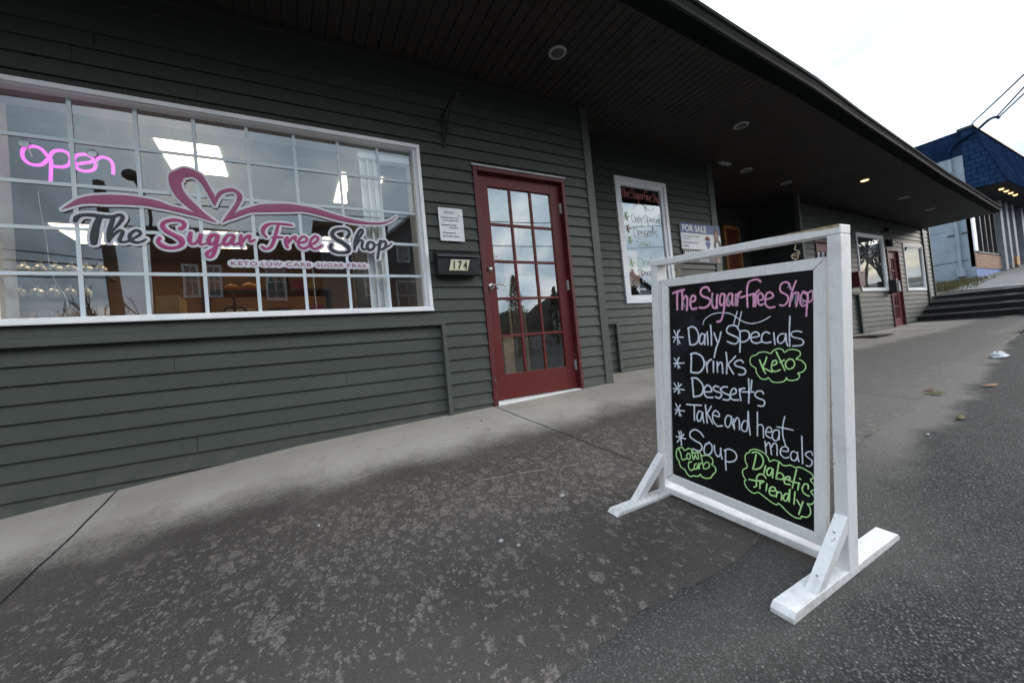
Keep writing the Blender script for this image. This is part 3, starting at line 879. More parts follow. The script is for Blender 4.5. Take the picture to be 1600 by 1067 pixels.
def siding(name, x0, x1, zb, ztop, y, openings, phase, mat, parent, axis='x', joints=(), expo=EXPO):
    """lapped boards; openings = (x0, x1, z0, z1). ztop may be a function of x"""
    zt = ztop if callable(ztop) else (lambda x: ztop)
    mb = MB()
    k0 = math.floor((zb - phase) / expo)
    zmax = max(zt(x0), zt(x1))
    k = k0
    while phase + k * expo < zmax:
        z0, z1 = phase + k * expo, phase + (k + 1) * expo
        cuts = sorted({z0, z1} | {z for o in openings for z in o[2:4] if z0 < z < z1})
        for a, b in zip(cuts[:-1], cuts[1:]):
            segs = [(x0, x1)]
            for o in openings:
                if o[2] <= a + 1e-6 and o[3] >= b - 1e-6:
                    ns = []
                    for s in segs:
                        if o[1] <= s[0] or o[0] >= s[1]:
                            ns.append(s)
                        else:
                            if o[0] > s[0]:
                                ns.append((s[0], o[0]))
                            if o[1] < s[1]:
                                ns.append((o[1], s[1]))
                    segs = ns
            for s in segs:
                parts = [s[0]] + sorted(j for j, kk in joints if kk == k and s[0] < j < s[1]) + [s[1]]
                for i, (p, q) in enumerate(zip(parts[:-1], parts[1:])):
                    p2 = p + (0.0014 if i else 0)
                    q2 = q - (0.0014 if i < len(parts) - 2 else 0)
                    fy = lambda z: y - 0.001 - 0.017 * (z1 - z) / expo
                    pt = lambda xx, yy, zz: (xx, yy, zz) if axis == 'x' else (yy, xx, zz)
                    za, zb_ = min(b, zt(p2)), min(b, zt(q2))
                    if za <= a or zb_ <= a:
                        continue
                    mb.poly((pt(p2, fy(a), a), pt(q2, fy(a), a), pt(q2, fy(zb_), zb_), pt(p2, fy(za), za)))
                    if a == z0:
                        mb.poly((pt(p2, y, a), pt(q2, y, a), pt(q2, fy(a), a), pt(p2, fy(a), a)))
                    if i < len(parts) - 2 or i:
                        mb.poly((pt(q2, y, a), pt(q2, fy(a), a), pt(q2, fy(zb_), zb_), pt(q2, y, zb_)))
        k += 1
    return mb.obj(name, mat, parent)


def sheet(name, x0, x1, z0, z1, y, openings, mat, parent):
    mb = MB()
    xs_ = sorted({x0, x1} | {v for o in openings for v in o[:2]})
    zs_ = sorted({z0, z1} | {v for o in openings for v in o[2:]})
    for a, b in zip(xs_[:-1], xs_[1:]):
        for c, d in zip(zs_[:-1], zs_[1:]):
            cx, cz = (a + b) / 2, (c + d) / 2
            if not any(o[0] < cx < o[1] and o[2] < cz < o[3] for o in openings):
                mb.poly(((a, y, c), (b, y, c), (b, y, d), (a, y, d)))
    return mb.obj(name, mat, parent)


M['backing'] = simple('dark_wall_backing', (0.02, 0.02, 0.02), 0.9)
WIN = (-1.455, 1.055, 1.242, 2.628)
DOOR = (1.528, 2.55, 0.2, 2.535)
SK = (-6.5, 1.118, -0.6, 1.125)
XL = -6.0
siding('siding', XL, 2.86, -0.4, lambda x: soff(x, 0) - 0.004, 0.0, [WIN, DOOR, SK], 0.405, M['siding'], B,
       joints=((-1.25, 20), (0.62, 23), (1.45, 24), (2.65, 22), (1.40, 4), (2.75, 11), (-0.42, 22), (-0.9, 24), (2.12, 20), (1.9, 21), (-1.0, 23), (0.9, 25), (2.4, 17), (1.06, 7)))
siding('siding', XL, 1.12, -0.5, 1.124, 0.032, [], 0.397, M['siding'], B,
       joints=((-0.645, 5), (-0.56, 0), (-2.0, 2), (0.35, 3)))
sheet('wall_backing', XL, 2.94, -0.5, 3.37, 0.045, [WIN, DOOR], M['backing'], B)
mb = MB()
mb.box(XL, 1.152, -0.022, 0.04, 1.118, 1.158)
mb.box(1.114, 1.150, -0.0215, 0.04, -0.1, 1.1175)
mb.obj('skirt_trim', M['trim'], B, 0.003)
# corner board and the step back of the wall
mb = MB()
mb.box(2.845, 2.942, -0.024, 0.03, 0.3, 3.35)
mb.obj('corner_board', M['trim'], B, 0.003)
sheet_ret = MB()
sheet_ret.poly(((2.938, 0.03, 0.2), (2.938, 0.46, 0.2), (2.938, 0.46, 3.35), (2.938, 0.03, 3.35)))
sheet_ret.obj('return_wall', M['trim'], B)
MW = (3.70, 4.655, 1.292, 2.93)
INS = (2.9, 3.50, -0.2, 1.055)
siding('siding', 2.942, 5.62, -0.2, lambda x: soff(x, 0.45) - 0.002, 0.45, [MW, INS], 0.41, M['siding'], B,
       joints=((5.1, 20), (3.2, 24), (5.0, 8)))
siding('siding', 2.942, 3.505, -0.2, 1.054, 0.485, [], 0.40, M['siding'], B)
mb = MB()
mb.box(2.943, 3.545, 0.434, 0.484, 1.05, 1.085)
mb.box(3.507, 3.543, 0.4345, 0.484, 0.1, 1.0495)
mb.obj('skirt_trim', M['trim'], B, 0.003)
mb = MB()
mb.box(5.60, 5.735, 0.425, 0.50, 0.2, 3.35)
mb.obj('corner_board', M['trim'], B, 0.003)
sheet('wall_backing', 2.9, 5.73, 0, 3.37, 0.50, [MW], M['backing'], B)
# covered entry between the two halves
siding('entry_wall', 5.73, 8.6, 0.2, lambda x: soff(x, 0) - 0.004, 1.54, [(7.62, 8.12, 0.2, 2.9)], 0.41, M['siding'], B)
mb = MB()
mb.poly(((5.734, 0.5, 0.2), (5.734, 1.54, 0.2), (5.734, 1.54, 3.35), (5.734, 0.5, 3.35)))
mb.obj('return_wall', M['trim'], B)
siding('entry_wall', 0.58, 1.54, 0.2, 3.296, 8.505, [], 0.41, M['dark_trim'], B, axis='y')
mb = MB()
mb.poly(((8.51, 1.6, 0.2), (8.51, 0.62, 0.2), (8.51, 0.62, 3.29), (8.51, 1.6, 3.29)))
mb.obj('return_wall', M['backing'], B)
# far half
FW1 = (10.80, 12.19, 1.40, 2.68)
FD1 = (8.98, 9.86, 0.2, 2.445)
FD2 = (12.30, 13.02, 0.2, 2.40)
FW2 = (13.34, 14.60, 1.385, 2.565)
FSK = (9.95, 10.62, -0.2, 1.335)
siding('siding', 8.50, 14.72, 0.2, lambda x: soff(x, 0.6) - 0.002, 0.60, [FW1, FD1, FD2, FW2, FSK], 0.41, M['siding'], B, expo=0.108)
siding('siding', 9.9, 10.63, 0.2, 1.334, 0.64, [], 0.41, M['siding'], B, expo=0.108)
mb = MB()
mb.box(9.9, 10.675, 0.575, 0.63, 1.33, 1.37)
mb.box(10.61, 10.67, 0.576, 0.63, 0.2, 1.3295)
mb.obj('skirt_trim', M['dark_trim'], B)
mb = MB()
mb.box(8.49, 8.58, 0.575, 0.66, 0.2, 3.29)
mb.obj('corner_board', M['trim'], B)
mb = MB()
mb.box(14.70, 14.80, 0.56, 0.72, 0.4, 3.02)
mb.obj('corner_board', M['dark_trim'], B)
mb = MB()
mb.poly(((8.5, 0.66, 0.2), (14.8, 0.66, 0.2), (14.8, 0.66, 3.0), (8.5, 0.66, 3.29)))
mb.obj('wall_backing', M['backing'], B)
# gable end beyond the last corner, in lighter grey siding
M['side_siding'] = siding_paint('pale_grey_side_siding', (0.20, 0.205, 0.19))
siding('gable_siding', 14.8, 15.42, 0.6, 3.02, 0.66, [], 0.47, M['side_siding'], B, expo=0.108)
mb = MB()
mb.box(15.42, 15.46, 0.62, 6.0, 0.6, 3.6)
mb.obj('gable_corner', M['dark_trim'], B)

# eave: boards, backing, fascia, gutter, roof
mb = MB()
x = XL
while x < 14.78:
    w = 0.0955
    a, b = x + 0.004, min(x + w - 0.004, 14.79)
    back = 0.12 if x < 2.93 else (0.56 if x < 5.73 else (1.6 if x < 8.5 else 0.68))
    for i in range(3):
        ya0, ya1 = [eave(a) + (back - eave(a)) * j / 3 for j in (i, i + 1)]
        yb0, yb1 = [eave(b) + (back - eave(b)) * j / 3 for j in (i, i + 1)]
        mb.poly(((a, ya0, soff(a, ya0)), (a, ya1, soff(a, ya1)), (b, yb1, soff(b, yb1)), (b, yb0, soff(b, yb0))))
    for e in (a, b):
        mb.poly(((e, eave(e), soff(e, eave(e))), (e, back, soff(e, back)), (e, back, soff(e, back) + 0.008), (e, eave(e), soff(e, eave(e)) + 0.008)))
    x += w
mb.obj('soffit', M['soffit'], B)
mb = MB()
gx = frange(XL, 14.79, 0.7)
mb.grid([[(x, eave(x) - 0.02 + (2.0 + 0.02 - eave(x)) * j / 3, soff(x, 0) + 0.009) for j in range(4)] for x in gx], False)
mb.obj('soffit_backing', M['gap'], B)
prof = [(0.012, -0.015), (-0.008, -0.015), (-0.012, -0.004), (-0.10, 0.006), (-0.104, 0.012), (-0.109, 0.016), (-0.103, 0.026), (-0.101, 0.055), (-0.112, 0.085), (-0.125, 0.098), (-0.127, 0.120), (-0.124, 0.121), (-0.119, 0.105)]
GK = lambda x: interp(x, [3, 14.8], [1.22, 0.92])
mb = MB()
gx = frange(XL, 14.8, 0.35)
mb.grid([[(x, eave(x) + dy * GK(x), soff(x, 0) + z * GK(x)) for dy, z in prof] for x in gx], False)
for xe in (14.8,):
    mb.poly([(xe, eave(xe) + dy * GK(xe), soff(xe, 0) + z * GK(xe)) for dy, z in prof[1:]] + [(xe, eave(xe), soff(xe, 0) + 0.10)])
mb.obj('gutter', M['gutter'], B)
for xj in (3.93, 6.6, 9.6, 12.6):
    mb = MB()
    mb.grid([[(x, eave(x) + (dy - 0.002) * GK(x), soff(x, 0) + z * GK(x)) for dy, z in prof[3:12]] for x in (xj - 0.008, xj + 0.008)], False)
    mb.obj('gutter_joint', M['gutter'], B)
mb = MB()
mb.grid([[(x, y, soff(x, 0) + 0.118 * GK(x) + 0.2 * (y - eave(x)) + 0.012 * (y > eave(x))) for y in (eave(x) - 0.118, eave(x) - 0.03, 1.5, 7.7)] for x in frange(XL, 14.86, 1.0)], False)
mb.obj('roof', M['roof'], B)
mb = MB()
mb.grid([[(x, eave(x) - 0.124 * GK(x) + k * 0.008, soff(x, 0) + 0.1245 * GK(x) + k * 0.002) for k in (0, 1)] for x in frange(10.2, 14.84, 0.6)], False)
mb.obj('drip_edge_highlight', M['vinyl'], B)  # white strip put in for the highlight along the far eave edge

# recessed downlights
M['lamp_trim'] = simple('white_lamp_ring', (0.42, 0.41, 0.40), 0.5, 0.05)
M['lamp_off'] = simple('unlit_lamp_lens', (0.10, 0.095, 0.09), 0.35)
M['lamp_on'] = emit('lit_lamp_lens', (1.0, 0.55, 0.20), 2.6)
for (x, y, lit, r) in ((2.175, -0.567, 0, 0.092), (5.061, -0.433, 0, 0.10), (6.505, 0.353, 0, 0.10), (7.778, 0.405, 0, 0.10), (9.086, -0.23, 1, 0.09), (10.938, -0.194, 0, 0.095), (12.607, -0.135, 0, 0.095)):
    z = soff(x, y)
    sl = (soff(x, y + 0.1) - soff(x, y - 0.1)) / 0.2
    tilt = Matrix.Translation((x, y, z)) @ Matrix.Rotation(math.atan(sl), 4, 'X')
    r *= 0.86
    ring = MB()
    ring.lathe([(r * 0.68, 0.0), (r * 0.72, -0.010), (r * 0.95, -0.010), (r, -0.004), (r, 0.002)], n=28)
    ring.v = [tuple(tilt @ Vector(p)) for p in ring.v]
    d = ring.obj('downlight', M['lamp_trim'], B)
    lens = MB()
    lens.lathe([(0.001, -0.013), (r * 0.45, -0.0125), (r * 0.70, -0.0105)], n=24)
    lens.v = [tuple(tilt @ Vector(p)) for p in lens.v]
    lo = lens.obj('lens', M['lamp_on'] if lit else M['lamp_off'])
    lo.parent = d
mb = MB()
mb.box(5.78, 6.03, 0.29, 0.35, 3.334, 3.36)
mb.obj('soffit_vent', M['lamp_trim'], B, 0.004)

# ---------------------------------------------------------------- windows and doors of the shop


def frame_ring(mb, x0, x1, z0, z1, w, ya, yb):
    mb.box(x0, x1, ya, yb, z0, z0 + w)
    mb.box(x0, x1, ya, yb, z1 - w, z1)
    mb.box(x0, x0 + w, ya + 0.0006, yb, z0 + w, z1 - w)
    mb.box(x1 - w, x1, ya + 0.0006, yb, z0 + w, z1 - w)


def window(x0, x1, z0, z1, y, fw, glass, inner=0.02, label=None):
    mb = MB()
    frame_ring(mb, x0, x1, z0, z1, fw * 0.5, y - 0.028, y + 0.03)
    frame_ring(mb, x0 + fw * 0.5, x1 - fw * 0.5, z0 + fw * 0.5, z1 - fw * 0.5, fw * 0.5, y - 0.012, y + 0.03)
    fr = mb.obj('window', M['vinyl'], B, 0.002)
    g = MB()
    g.poly(((x0 + fw * 0.9, y + 0.008, z0 + fw * 0.9), (x1 - fw * 0.9, y + 0.008, z0 + fw * 0.9), (x1 - fw * 0.9, y + 0.008, z1 - fw * 0.9), (x0 + fw * 0.9, y + 0.008, z1 - fw * 0.9)))
    go = g.obj('pane', glass)
    go.parent = fr
    go.matrix_parent_inverse = Matrix()
    return fr


def sub(o, parent):
    """make o (in world metres) a sub-part of a mesh part that is also in world metres"""
    o.parent = parent
    o.matrix_parent_inverse = Matrix()
    return o


# the parts of B are all stored in world metres with the parent's offset taken out, so a
# sub-part of such a part needs no further correction
mb = MB()
frame_ring(mb, -1.455, 1.055, 1.240, 2.629, 0.030, -0.030, 0.055)
frame_ring(mb, -1.425, 1.025, 1.270, 2.599, 0.008, -0.012, 0.055)
mb.box(-1.417, -1.372, -0.006, 0.055, 1.278, 2.591)
mb.box(1.0, 1.017, -0.006, 0.055, 1.278, 2.591)
mb.box(-1.46, 1.058, -0.040, -0.0305, 1.236, 1.252)
win = mb.obj('window', M['vinyl'], B, 0.0025)
win['label'] = 'wide white framed shop window with white grilles and pink lettering'
mb = MB()
mb.poly(((-1.372, 0.048, 1.278), (1.0, 0.048, 1.278), (1.0, 0.048, 2.591), (-1.372, 0.048, 2.591)))
sub(mb.obj('pane', M['glass']), win)
mb = MB()
for x in (-1.045, -0.750, -0.458, -0.163, 0.128, 0.428, 0.723):
    mb.box(x - 0.0105, x + 0.0105, 0.040, 0.0455, 1.27, 2.60)
for z in (2.332, 2.065, 1.803, 1.539):
    mb.box(-1.38, 1.01, 0.0405, 0.0453, z - 0.0105, z + 0.0105)
sub(mb.obj('grille', M['muntin']), win)
# vinyl lettering stuck on the outside of the glass
M['logo'] = [simple('mauve_pink_vinyl', (0.33, 0.075, 0.17), 0.4, 0.03), simple('charcoal_vinyl', (0.030, 0.040, 0.046), 0.4, 0.03),
             simple('magenta_pink_vinyl', (0.40, 0.055, 0.19), 0.4, 0.03)]
M['logo_white'] = simple('white_vinyl_film', (0.66, 0.66, 0.72), 0.4, 0.02)
white = MB()
cols = {}
for i, (part, c, p) in enumerate(LOGO):
    pts = [(p[k] / 1e4, p[k + 1] / 1e4, p[k + 2] / 1e4) for k in range(0, len(p), 3)]
    stroke(white, pts, 0.0006 + 0.00008 * i, lambda u, v, h: (u, 0.0352 - h, v), 6, grow=0.030)
    stroke(cols.setdefault((part, c), MB()), pts, 0.0007 + 0.00008 * i, lambda u, v, h: (u, 0.0318 - h, v), 6)
sub(white.obj('lettering_outline', M['logo_white']), win)
for (part, c), mbk in cols.items():
    sub(mbk.obj('swoosh_heart' if part == 'swoosh' else 'lettering', M['logo'][c]), win)
for body, x0, x1 in (('KETO', -0.312, -0.160), ('LOW', -0.138, -0.010), ('CARB', 0.015, 0.176), ('SUGAR', 0.211, 0.398), ('FREE', 0.420, 0.565)):
    o = words('tagline', body, 0.0395, M['logo'][0], None, (0, 0, 0), spacing=1.18, extrude=0.0003, offset=0.0004)
    wx = max(v.co.x for v in o.data.vertices)
    k = (x1 - x0) / wx
    for v in o.data.vertices:
        v.co.x = v.co.x * k + x0
        v.co.y += 0.0305
        v.co.z += 1.6015
    sub(o, win)
    mb = MB()
    n = len(body)
    for j in range(n):
        cx = x0 + (x1 - x0) * (j + 0.5) / n
        mb.lathe([(0.0, -0.0012 - 0.0001 * j), (0.020, -0.0010 - 0.0001 * j), (0.029, 0.0)], (cx, 0.0335, 1.615), 20, 'y')
    stroke(mb, [(x0 + 0.006, 1.615, 0.050), (x1 - 0.006, 1.615, 0.050)], 0.0008, lambda u, v, h: (u, 0.0345 - h, v))
    sub(mb.obj('tagline_backing', M['logo_white']), win)

# deep inner reveal of the window
M['reveal'] = simple('cream_window_reveal', (0.42, 0.41, 0.39), 0.6, 0.06, 3)
mb = MB()
mb.box(-1.46, -1.375, 0.056, 0.235, 1.18, 2.64)
mb.box(1.002, 1.06, 0.056, 0.235, 1.18, 2.64)
mb.box(-1.374, 1.001, 0.056, 0.235, 1.20, 1.262)
mb.box(-1.374, 1.001, 0.056, 0.235, 2.595, 2.66)
mb.obj('window_reveal', M['reveal'], B)


def lite_door(name, x0, x1, z0, z1, y, cols_, rows_, stile, top, bottom, mat, glass, bar=0.022):
    """glazed door leaf on the outer face y, with real bars"""
    mb = MB()
    gx0, gx1, gz0, gz1 = x0 + stile, x1 - stile, z0 + bottom, z1 - top
    mb.box(x0, gx0, y, y + 0.044, z0, z1)
    mb.box(gx1, x1, y, y + 0.044, z0, z1)
    mb.box(gx0, gx1, y + 0.0007, y + 0.043, gz1, z1)
    mb.box(gx0, gx1, y + 0.0007, y + 0.043, z0, gz0)
    for i in range(1, cols_):
        x = gx0 + (gx1 - gx0) * i / cols_
        mb.box(x - bar / 2, x + bar / 2, y + 0.006, y + 0.03, gz0, gz1)
    for i in range(1, rows_):
        z = gz0 + (gz1 - gz0) * i / rows_
        mb.box(gx0, gx1, y + 0.0065, y + 0.03, z - bar / 2, z + bar / 2)
    d = mb.obj(name, mat, B, 0.0035)
    g = MB()
    g.poly(((gx0, y + 0.02, gz0), (gx1, y + 0.02, gz0), (gx1, y + 0.02, gz1), (gx0, y + 0.02, gz1)))
    sub(g.obj('pane', glass), d)
    return d


dr = lite_door('door', 1.578, 2.508, 0.412, 2.492, 0.034, 3, 5, 0.115, 0.112, 0.228, M['red'], M['glass_door'], 0.024)
dr['label'] = 'dark red glazed door with fifteen panes and lever handle'
mb = MB()
mb.box(1.531, 1.574, -0.022, 0.085, 0.30, 2.492)
mb.box(2.512, 2.548, -0.022, 0.085, 0.30, 2.492)
mb.box(1.531, 2.548, -0.0225, 0.085, 2.4925, 2.532)
mb.box(1.574, 1.586, 0.0795, 0.10, 0.30, 2.492)
mb.obj('door_frame', M['red_casing'], B, 0.003)
mb = MB()
mb.box(1.520, 2.558, -0.030, 0.02, 2.5335, 2.545)
mb.obj('door_flashing', M['galv'], B)
mb = MB()
mb.hexa(((1.574, -0.02, 0.36), (2.512, -0.02, 0.385), (2.512, 0.08, 0.385), (1.574, 0.08, 0.36), (1.574, -0.02, 0.395), (2.512, -0.02, 0.405), (2.512, 0.08, 0.411), (1.574, 0.08, 0.410)))
mb.obj('door_sill', M['plain_white'], B, 0.004)
mb = MB()
hx, hz = 1.634, 1.449
mb.lathe([(0.0, -0.014), (0.018, -0.013), (0.030, -0.008), (0.033, -0.001), (0.033, 0.0)], (hx, 0.0335, hz), 24, 'y')
mb.lathe([(0.010, -0.05), (0.010, -0.01)], (hx, 0.0335, hz), 14, 'y')
mb.tube(bez([(hx, -0.018, hz), (hx + 0.02, -0.026, hz + 0.003), (hx + 0.06, -0.028, hz + 0.009), (hx + 0.10, -0.024, hz + 0.006), (hx + 0.122, -0.018, hz - 0.004)]), [0.011, 0.011, 0.0105, 0.010, 0.0095, 0.009] + [0.0088] * 18 + [0.007], 10)
sub(mb.obj('handle', M['metal']), dr)
mb = MB()
mb.lathe([(0.0, -0.020), (0.011, -0.020), (0.014, -0.018), (0.022, -0.012), (0.026, -0.003), (0.026, 0.0)], (1.638, 0.0335, 1.607), 24, 'y')
mb.box(1.636, 1.640, 0.012, 0.014, 1.600, 1.614)
sub(mb.obj('deadbolt', M['metal']), dr)
for hz in (2.245, 1.455, 0.645):
    mb = MB()
    mb.tube([(2.509, 0.026, hz - 0.052), (2.509, 0.026, hz + 0.052)], 0.0075, 10)
    mb.box(2.490, 2.507, 0.030, 0.0335, hz - 0.05, hz + 0.05)
    sub(mb.obj('hinge', M['galv']), dr)
# small notice stuck in the second pane
mb = MB()
mb.box(1.70, 1.775, 0.0485, 0.0505, 1.705, 1.745)
n1_ = sub(mb.obj('notice', M['plain_white']), dr)
words('notice_text', 'OPEN', 0.016, M['ink'], None, (1.703, 0.0478, 1.725), extrude=0.0002)
bpy.data.objects['notice_text'].parent = dr
bpy.data.objects['notice_text'].matrix_parent_inverse = Matrix()

# menu window in the set-back wall
mw = window(3.705, 4.652, 1.296, 2.926, 0.45, 0.105, M['glass_door'])
mw['label'] = 'tall white framed window with hand painted menu'
M['pen'] = [simple('red_window_pen', (0.50, 0.16, 0.14), 0.7, 0.1), simple('white_window_pen', (0.62, 0.64, 0.68), 0.7, 0.1), simple('lime_window_pen', (0.30, 0.44, 0.18), 0.7, 0.1), simple('brown_window_pen', (0.27, 0.11, 0.08), 0.7, 0.1), simple('plum_window_pen', (0.26, 0.12, 0.16), 0.7, 0.1)]


def board_words(keys, mats, box, wmin, wscale, to3, name, parent):
    """re-use the handwriting of the chalkboard, fitted into box = (u0, u1, v0, v1)"""
    st = [s_ for k in keys for s_ in BOARD[k] if s_[0] != 3]
    us = [p[i] for _, _, p in st for i in range(0, len(p), 2)]
    vs = [p[i] for _, _, p in st for i in range(1, len(p), 2)]
    u0, u1, v0, v1 = min(us), max(us), min(vs), max(vs)
    mb = MB()
    ku, kv = (box[1] - box[0]) / (u1 - u0), (box[3] - box[2]) / (v1 - v0)
    for i, (c, w, p) in enumerate(st):
        pts = [(box[0] + (p[j] - u0) * ku, box[2] + (p[j + 1] - v0) * kv, max(wmin, w * 1e-4 * wscale)) for j in range(0, len(p), 2)]
        stroke(mb, pts, 0.0006 + 0.00002 * i, to3, 4)
    return sub(mb.obj(name, mats), parent)


on_mw = lambda u, v, h: (u, 0.4565 - h, v)
board_words(['title'], M['pen'][0], (3.83, 4.53, 2.60, 2.80), 0.009, 0.7, on_mw, 'window_writing', mw)
board_words(['flourish'], M['pen'][1], (4.03, 4.42, 2.52, 2.61), 0.007, 0.6, on_mw, 'window_writing', mw)
board_words(['daily', 'specials'], M['pen'][2], (3.97, 4.55, 2.30, 2.50), 0.0058, 0.45, on_mw, 'window_writing', mw)
board_words(['desserts'], M['pen'][3], (3.98, 4.42, 2.16, 2.32), 0.0058, 0.45, on_mw, 'window_writing', mw)
board_words(['soup'], M['pen'][2], (4.02, 4.27, 2.01, 2.15), 0.0058, 0.45, on_mw, 'window_writing', mw)
board_words(['drinks'], M['pen'][2], (4.00, 4.38, 1.77, 1.90), 0.0058, 0.45, on_mw, 'window_writing', mw)
board_words(['specials'], M['pen'][4], (3.99, 4.34, 1.62, 1.77), 0.009, 0.7, on_mw, 'window_writing', mw)
board_words(['meals'], M['pen'][1], (4.06, 4.42, 1.56, 1.66), 0.010, 0.8, on_mw, 'window_writing', mw)
for k, (pm, x, z) in enumerate(((2, 3.885, 2.425), (3, 3.90, 2.265), (2, 3.91, 2.115), (2, 3.90, 1.825), (4, 3.89, 1.69))):
    board_words(['a%d' % (k + 1)], M['pen'][pm], (x - 0.042, x + 0.042, z - 0.05, z + 0.05), 0.013, 1.0, on_mw, 'window_writing', mw)
mb = MB()
stroke(mb, [(3.915, 1.60, 0.012), (3.885, 1.585, 0.012), (3.875, 1.56, 0.012), (3.905, 1.535, 0.012), (3.905, 1.505, 0.012), (3.87, 1.50, 0.012)], 0.001, on_mw)
sub(mb.obj('window_writing', M['ink']), mw)
mb = MB()
mb.prism([(3.93, 0.4550, 1.475), (3.985, 0.4550, 1.425), (3.985, 0.4550, 1.535)], (0, 0.0015, 0))
mb.box(3.986, 4.10, 0.4549, 0.4563, 1.47, 1.49)
sub(mb.obj('painted_arrow', M['pen'][1]), mw)

# windows and doors of the far half
fw = window(10.80, 12.19, 1.40, 2.68, 0.60, 0.075, M['glass_far'])
fw['label'] = 'left far window in white frame'
fw2 = window(13.34, 14.60, 1.385, 2.565, 0.60, 0.075, M['glass_far'])
fw2['label'] = 'right far window in white frame'
M['far_red'] = simple('faded_red_door_paint', (0.20, 0.05, 0.055), 0.5, 0.15)
for (a, b, c, d_) in ((8.99, 9.85, 0.42, 2.43), (12.315, 13.005, 0.50, 2.385)):
    q = lite_door('door', a + 0.045, b - 0.045, c, d_ - 0.04, 0.625, 3, 5, 0.11, 0.17, 0.24, M['far_red'], M['glass_far'], 0.022)
    mb = MB()
    mb.box(a, a + 0.04, 0.57, 0.66, c - 0.1, d_ - 0.04)
    mb.box(b - 0.04, b, 0.57, 0.66, c - 0.1, d_ - 0.04)
    mb.box(a, b, 0.5705, 0.66, d_ - 0.0395, d_)
    mb.obj('door_frame', simple('dull_maroon_frame', (0.09, 0.022, 0.026), 0.5), B)
    mb = MB()
    mb.box(a + 0.04, b - 0.04, 0.55, 0.66, c - 0.06, c - 0.005)
    mb.obj('door_sill', M['plain_white'], B)
# brown door at the back of the covered entry
M['wood_door'] = simple('dark_red_wood_door', (0.16, 0.035, 0.02), 0.5, 0.2, 4)
M['jamb'] = simple('orange_wood_jamb', (0.36, 0.17, 0.06), 0.55, 0.2, 4)
mb = MB()
mb.box(7.68, 8.10, 1.56, 1.60, 0.4, 2.86)
for a in (7.74, 7.92):
    for z in (0.6, 1.4, 2.1):
        mb.box(a, a + 0.13, 1.55, 1.57, z, z + 0.6)
mb.obj('door', M['wood_door'], B, 0.004)
mb = MB()
mb.box(7.60, 7.675, 1.50, 1.62, 0.3, 2.90)
mb.box(8.105, 8.15, 1.505, 1.62, 0.3, 2.8595)
mb.box(7.676, 8.15, 1.506, 1.62, 2.862, 2.92)
mb.obj('door_frame', M['jamb'], B)
mb = MB()
mb.poly(((5.74, 1.64, 0.2), (8.5, 1.64, 0.2), (8.5, 1.64, 3.34), (5.74, 1.64, 3.34)))
mb.obj('wall_backing', M['backing'], B)

# ---------------------------------------------------------------- inside the shop
M['int_wall'] = simple('warm_beige_interior_wall', (0.17, 0.17, 0.175), 0.8, 0.06, 1.5)
M['int_brown'] = simple('brown_interior_wall', (0.13, 0.075, 0.05), 0.7, 0.15, 1.5)
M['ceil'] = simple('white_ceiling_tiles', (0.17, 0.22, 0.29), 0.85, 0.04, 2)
M['floor'] = simple('brown_plank_floor', (0.12, 0.08, 0.055), 0.45, 0.2, 2)
FZ, CZ = 0.44, 3.4
sheet('interior_front_wall', -4.4, 2.9, FZ, CZ, 0.236, [(-1.375, 1.002, 1.262, 2.595), (1.56, 2.53, FZ, 2.51)], M['int_wall'], B)
mb = MB()
mb.poly(((-4.4, 7.4, FZ), (2.9, 7.4, FZ), (2.9, 7.4, CZ), (-4.4, 7.4, CZ)))
mb.obj('interior_back_wall', M['int_brown'], B)
for xw in (-4.4, 2.9):
    mb = MB()
    mb.poly(((xw, 0.237, FZ), (xw, 7.4, FZ), (xw, 7.4, CZ), (xw, 0.237, CZ)))
    mb.obj('interior_side_wall', M['int_wall'], B)
mb = MB()
mb.poly(((-4.4, 0.05, FZ), (2.9, 0.05, FZ), (2.9, 7.4, FZ), (-4.4, 7.4, FZ)))
mb.obj('interior_floor', M['floor'], B)
mb = MB()
mb.poly(((-4.4, 0.2, CZ), (2.9, 0.2, CZ), (2.9, 7.4, CZ), (-4.4, 7.4, CZ)))
mb.obj('ceiling', M['ceil'], B)
M['troffer_and_fill'] = emit('lit_ceiling_and_fill_panel', (1.0, 0.78, 0.50), 2.9)
for cx, cy in ((-0.81, 2.30), (-2.75, 5.75), (-0.90, 5.75), (0.98, 5.75), (1.02, 2.85), (2.1, 0.82), (-2.85, 2.2)):  # last two panels are added out of view to brighten the goods
    mb = MB()
    mb.box(cx - 0.272, cx + 0.272, cy - 0.525, cy + 0.525, CZ - 0.012, CZ - 0.004)
    o = mb.obj('ceiling_and_fill_light', M['troffer_and_fill'], B)
# partition beside the window with pale wood trim
mb = MB()
mb.box(0.785, 0.84, 0.6, 2.17, FZ, CZ)
mb.obj('interior_partition', M['int_wall'], B)
mb = MB()
mb.box(0.765, 0.784, 2.11, 2.17, FZ, 3.05)
mb.box(0.766, 0.784, 0.6, 2.1095, 2.99, 3.05)
mb.obj('partition_trim', simple('pale_wood_trim', (0.50, 0.36, 0.24), 0.6), B)
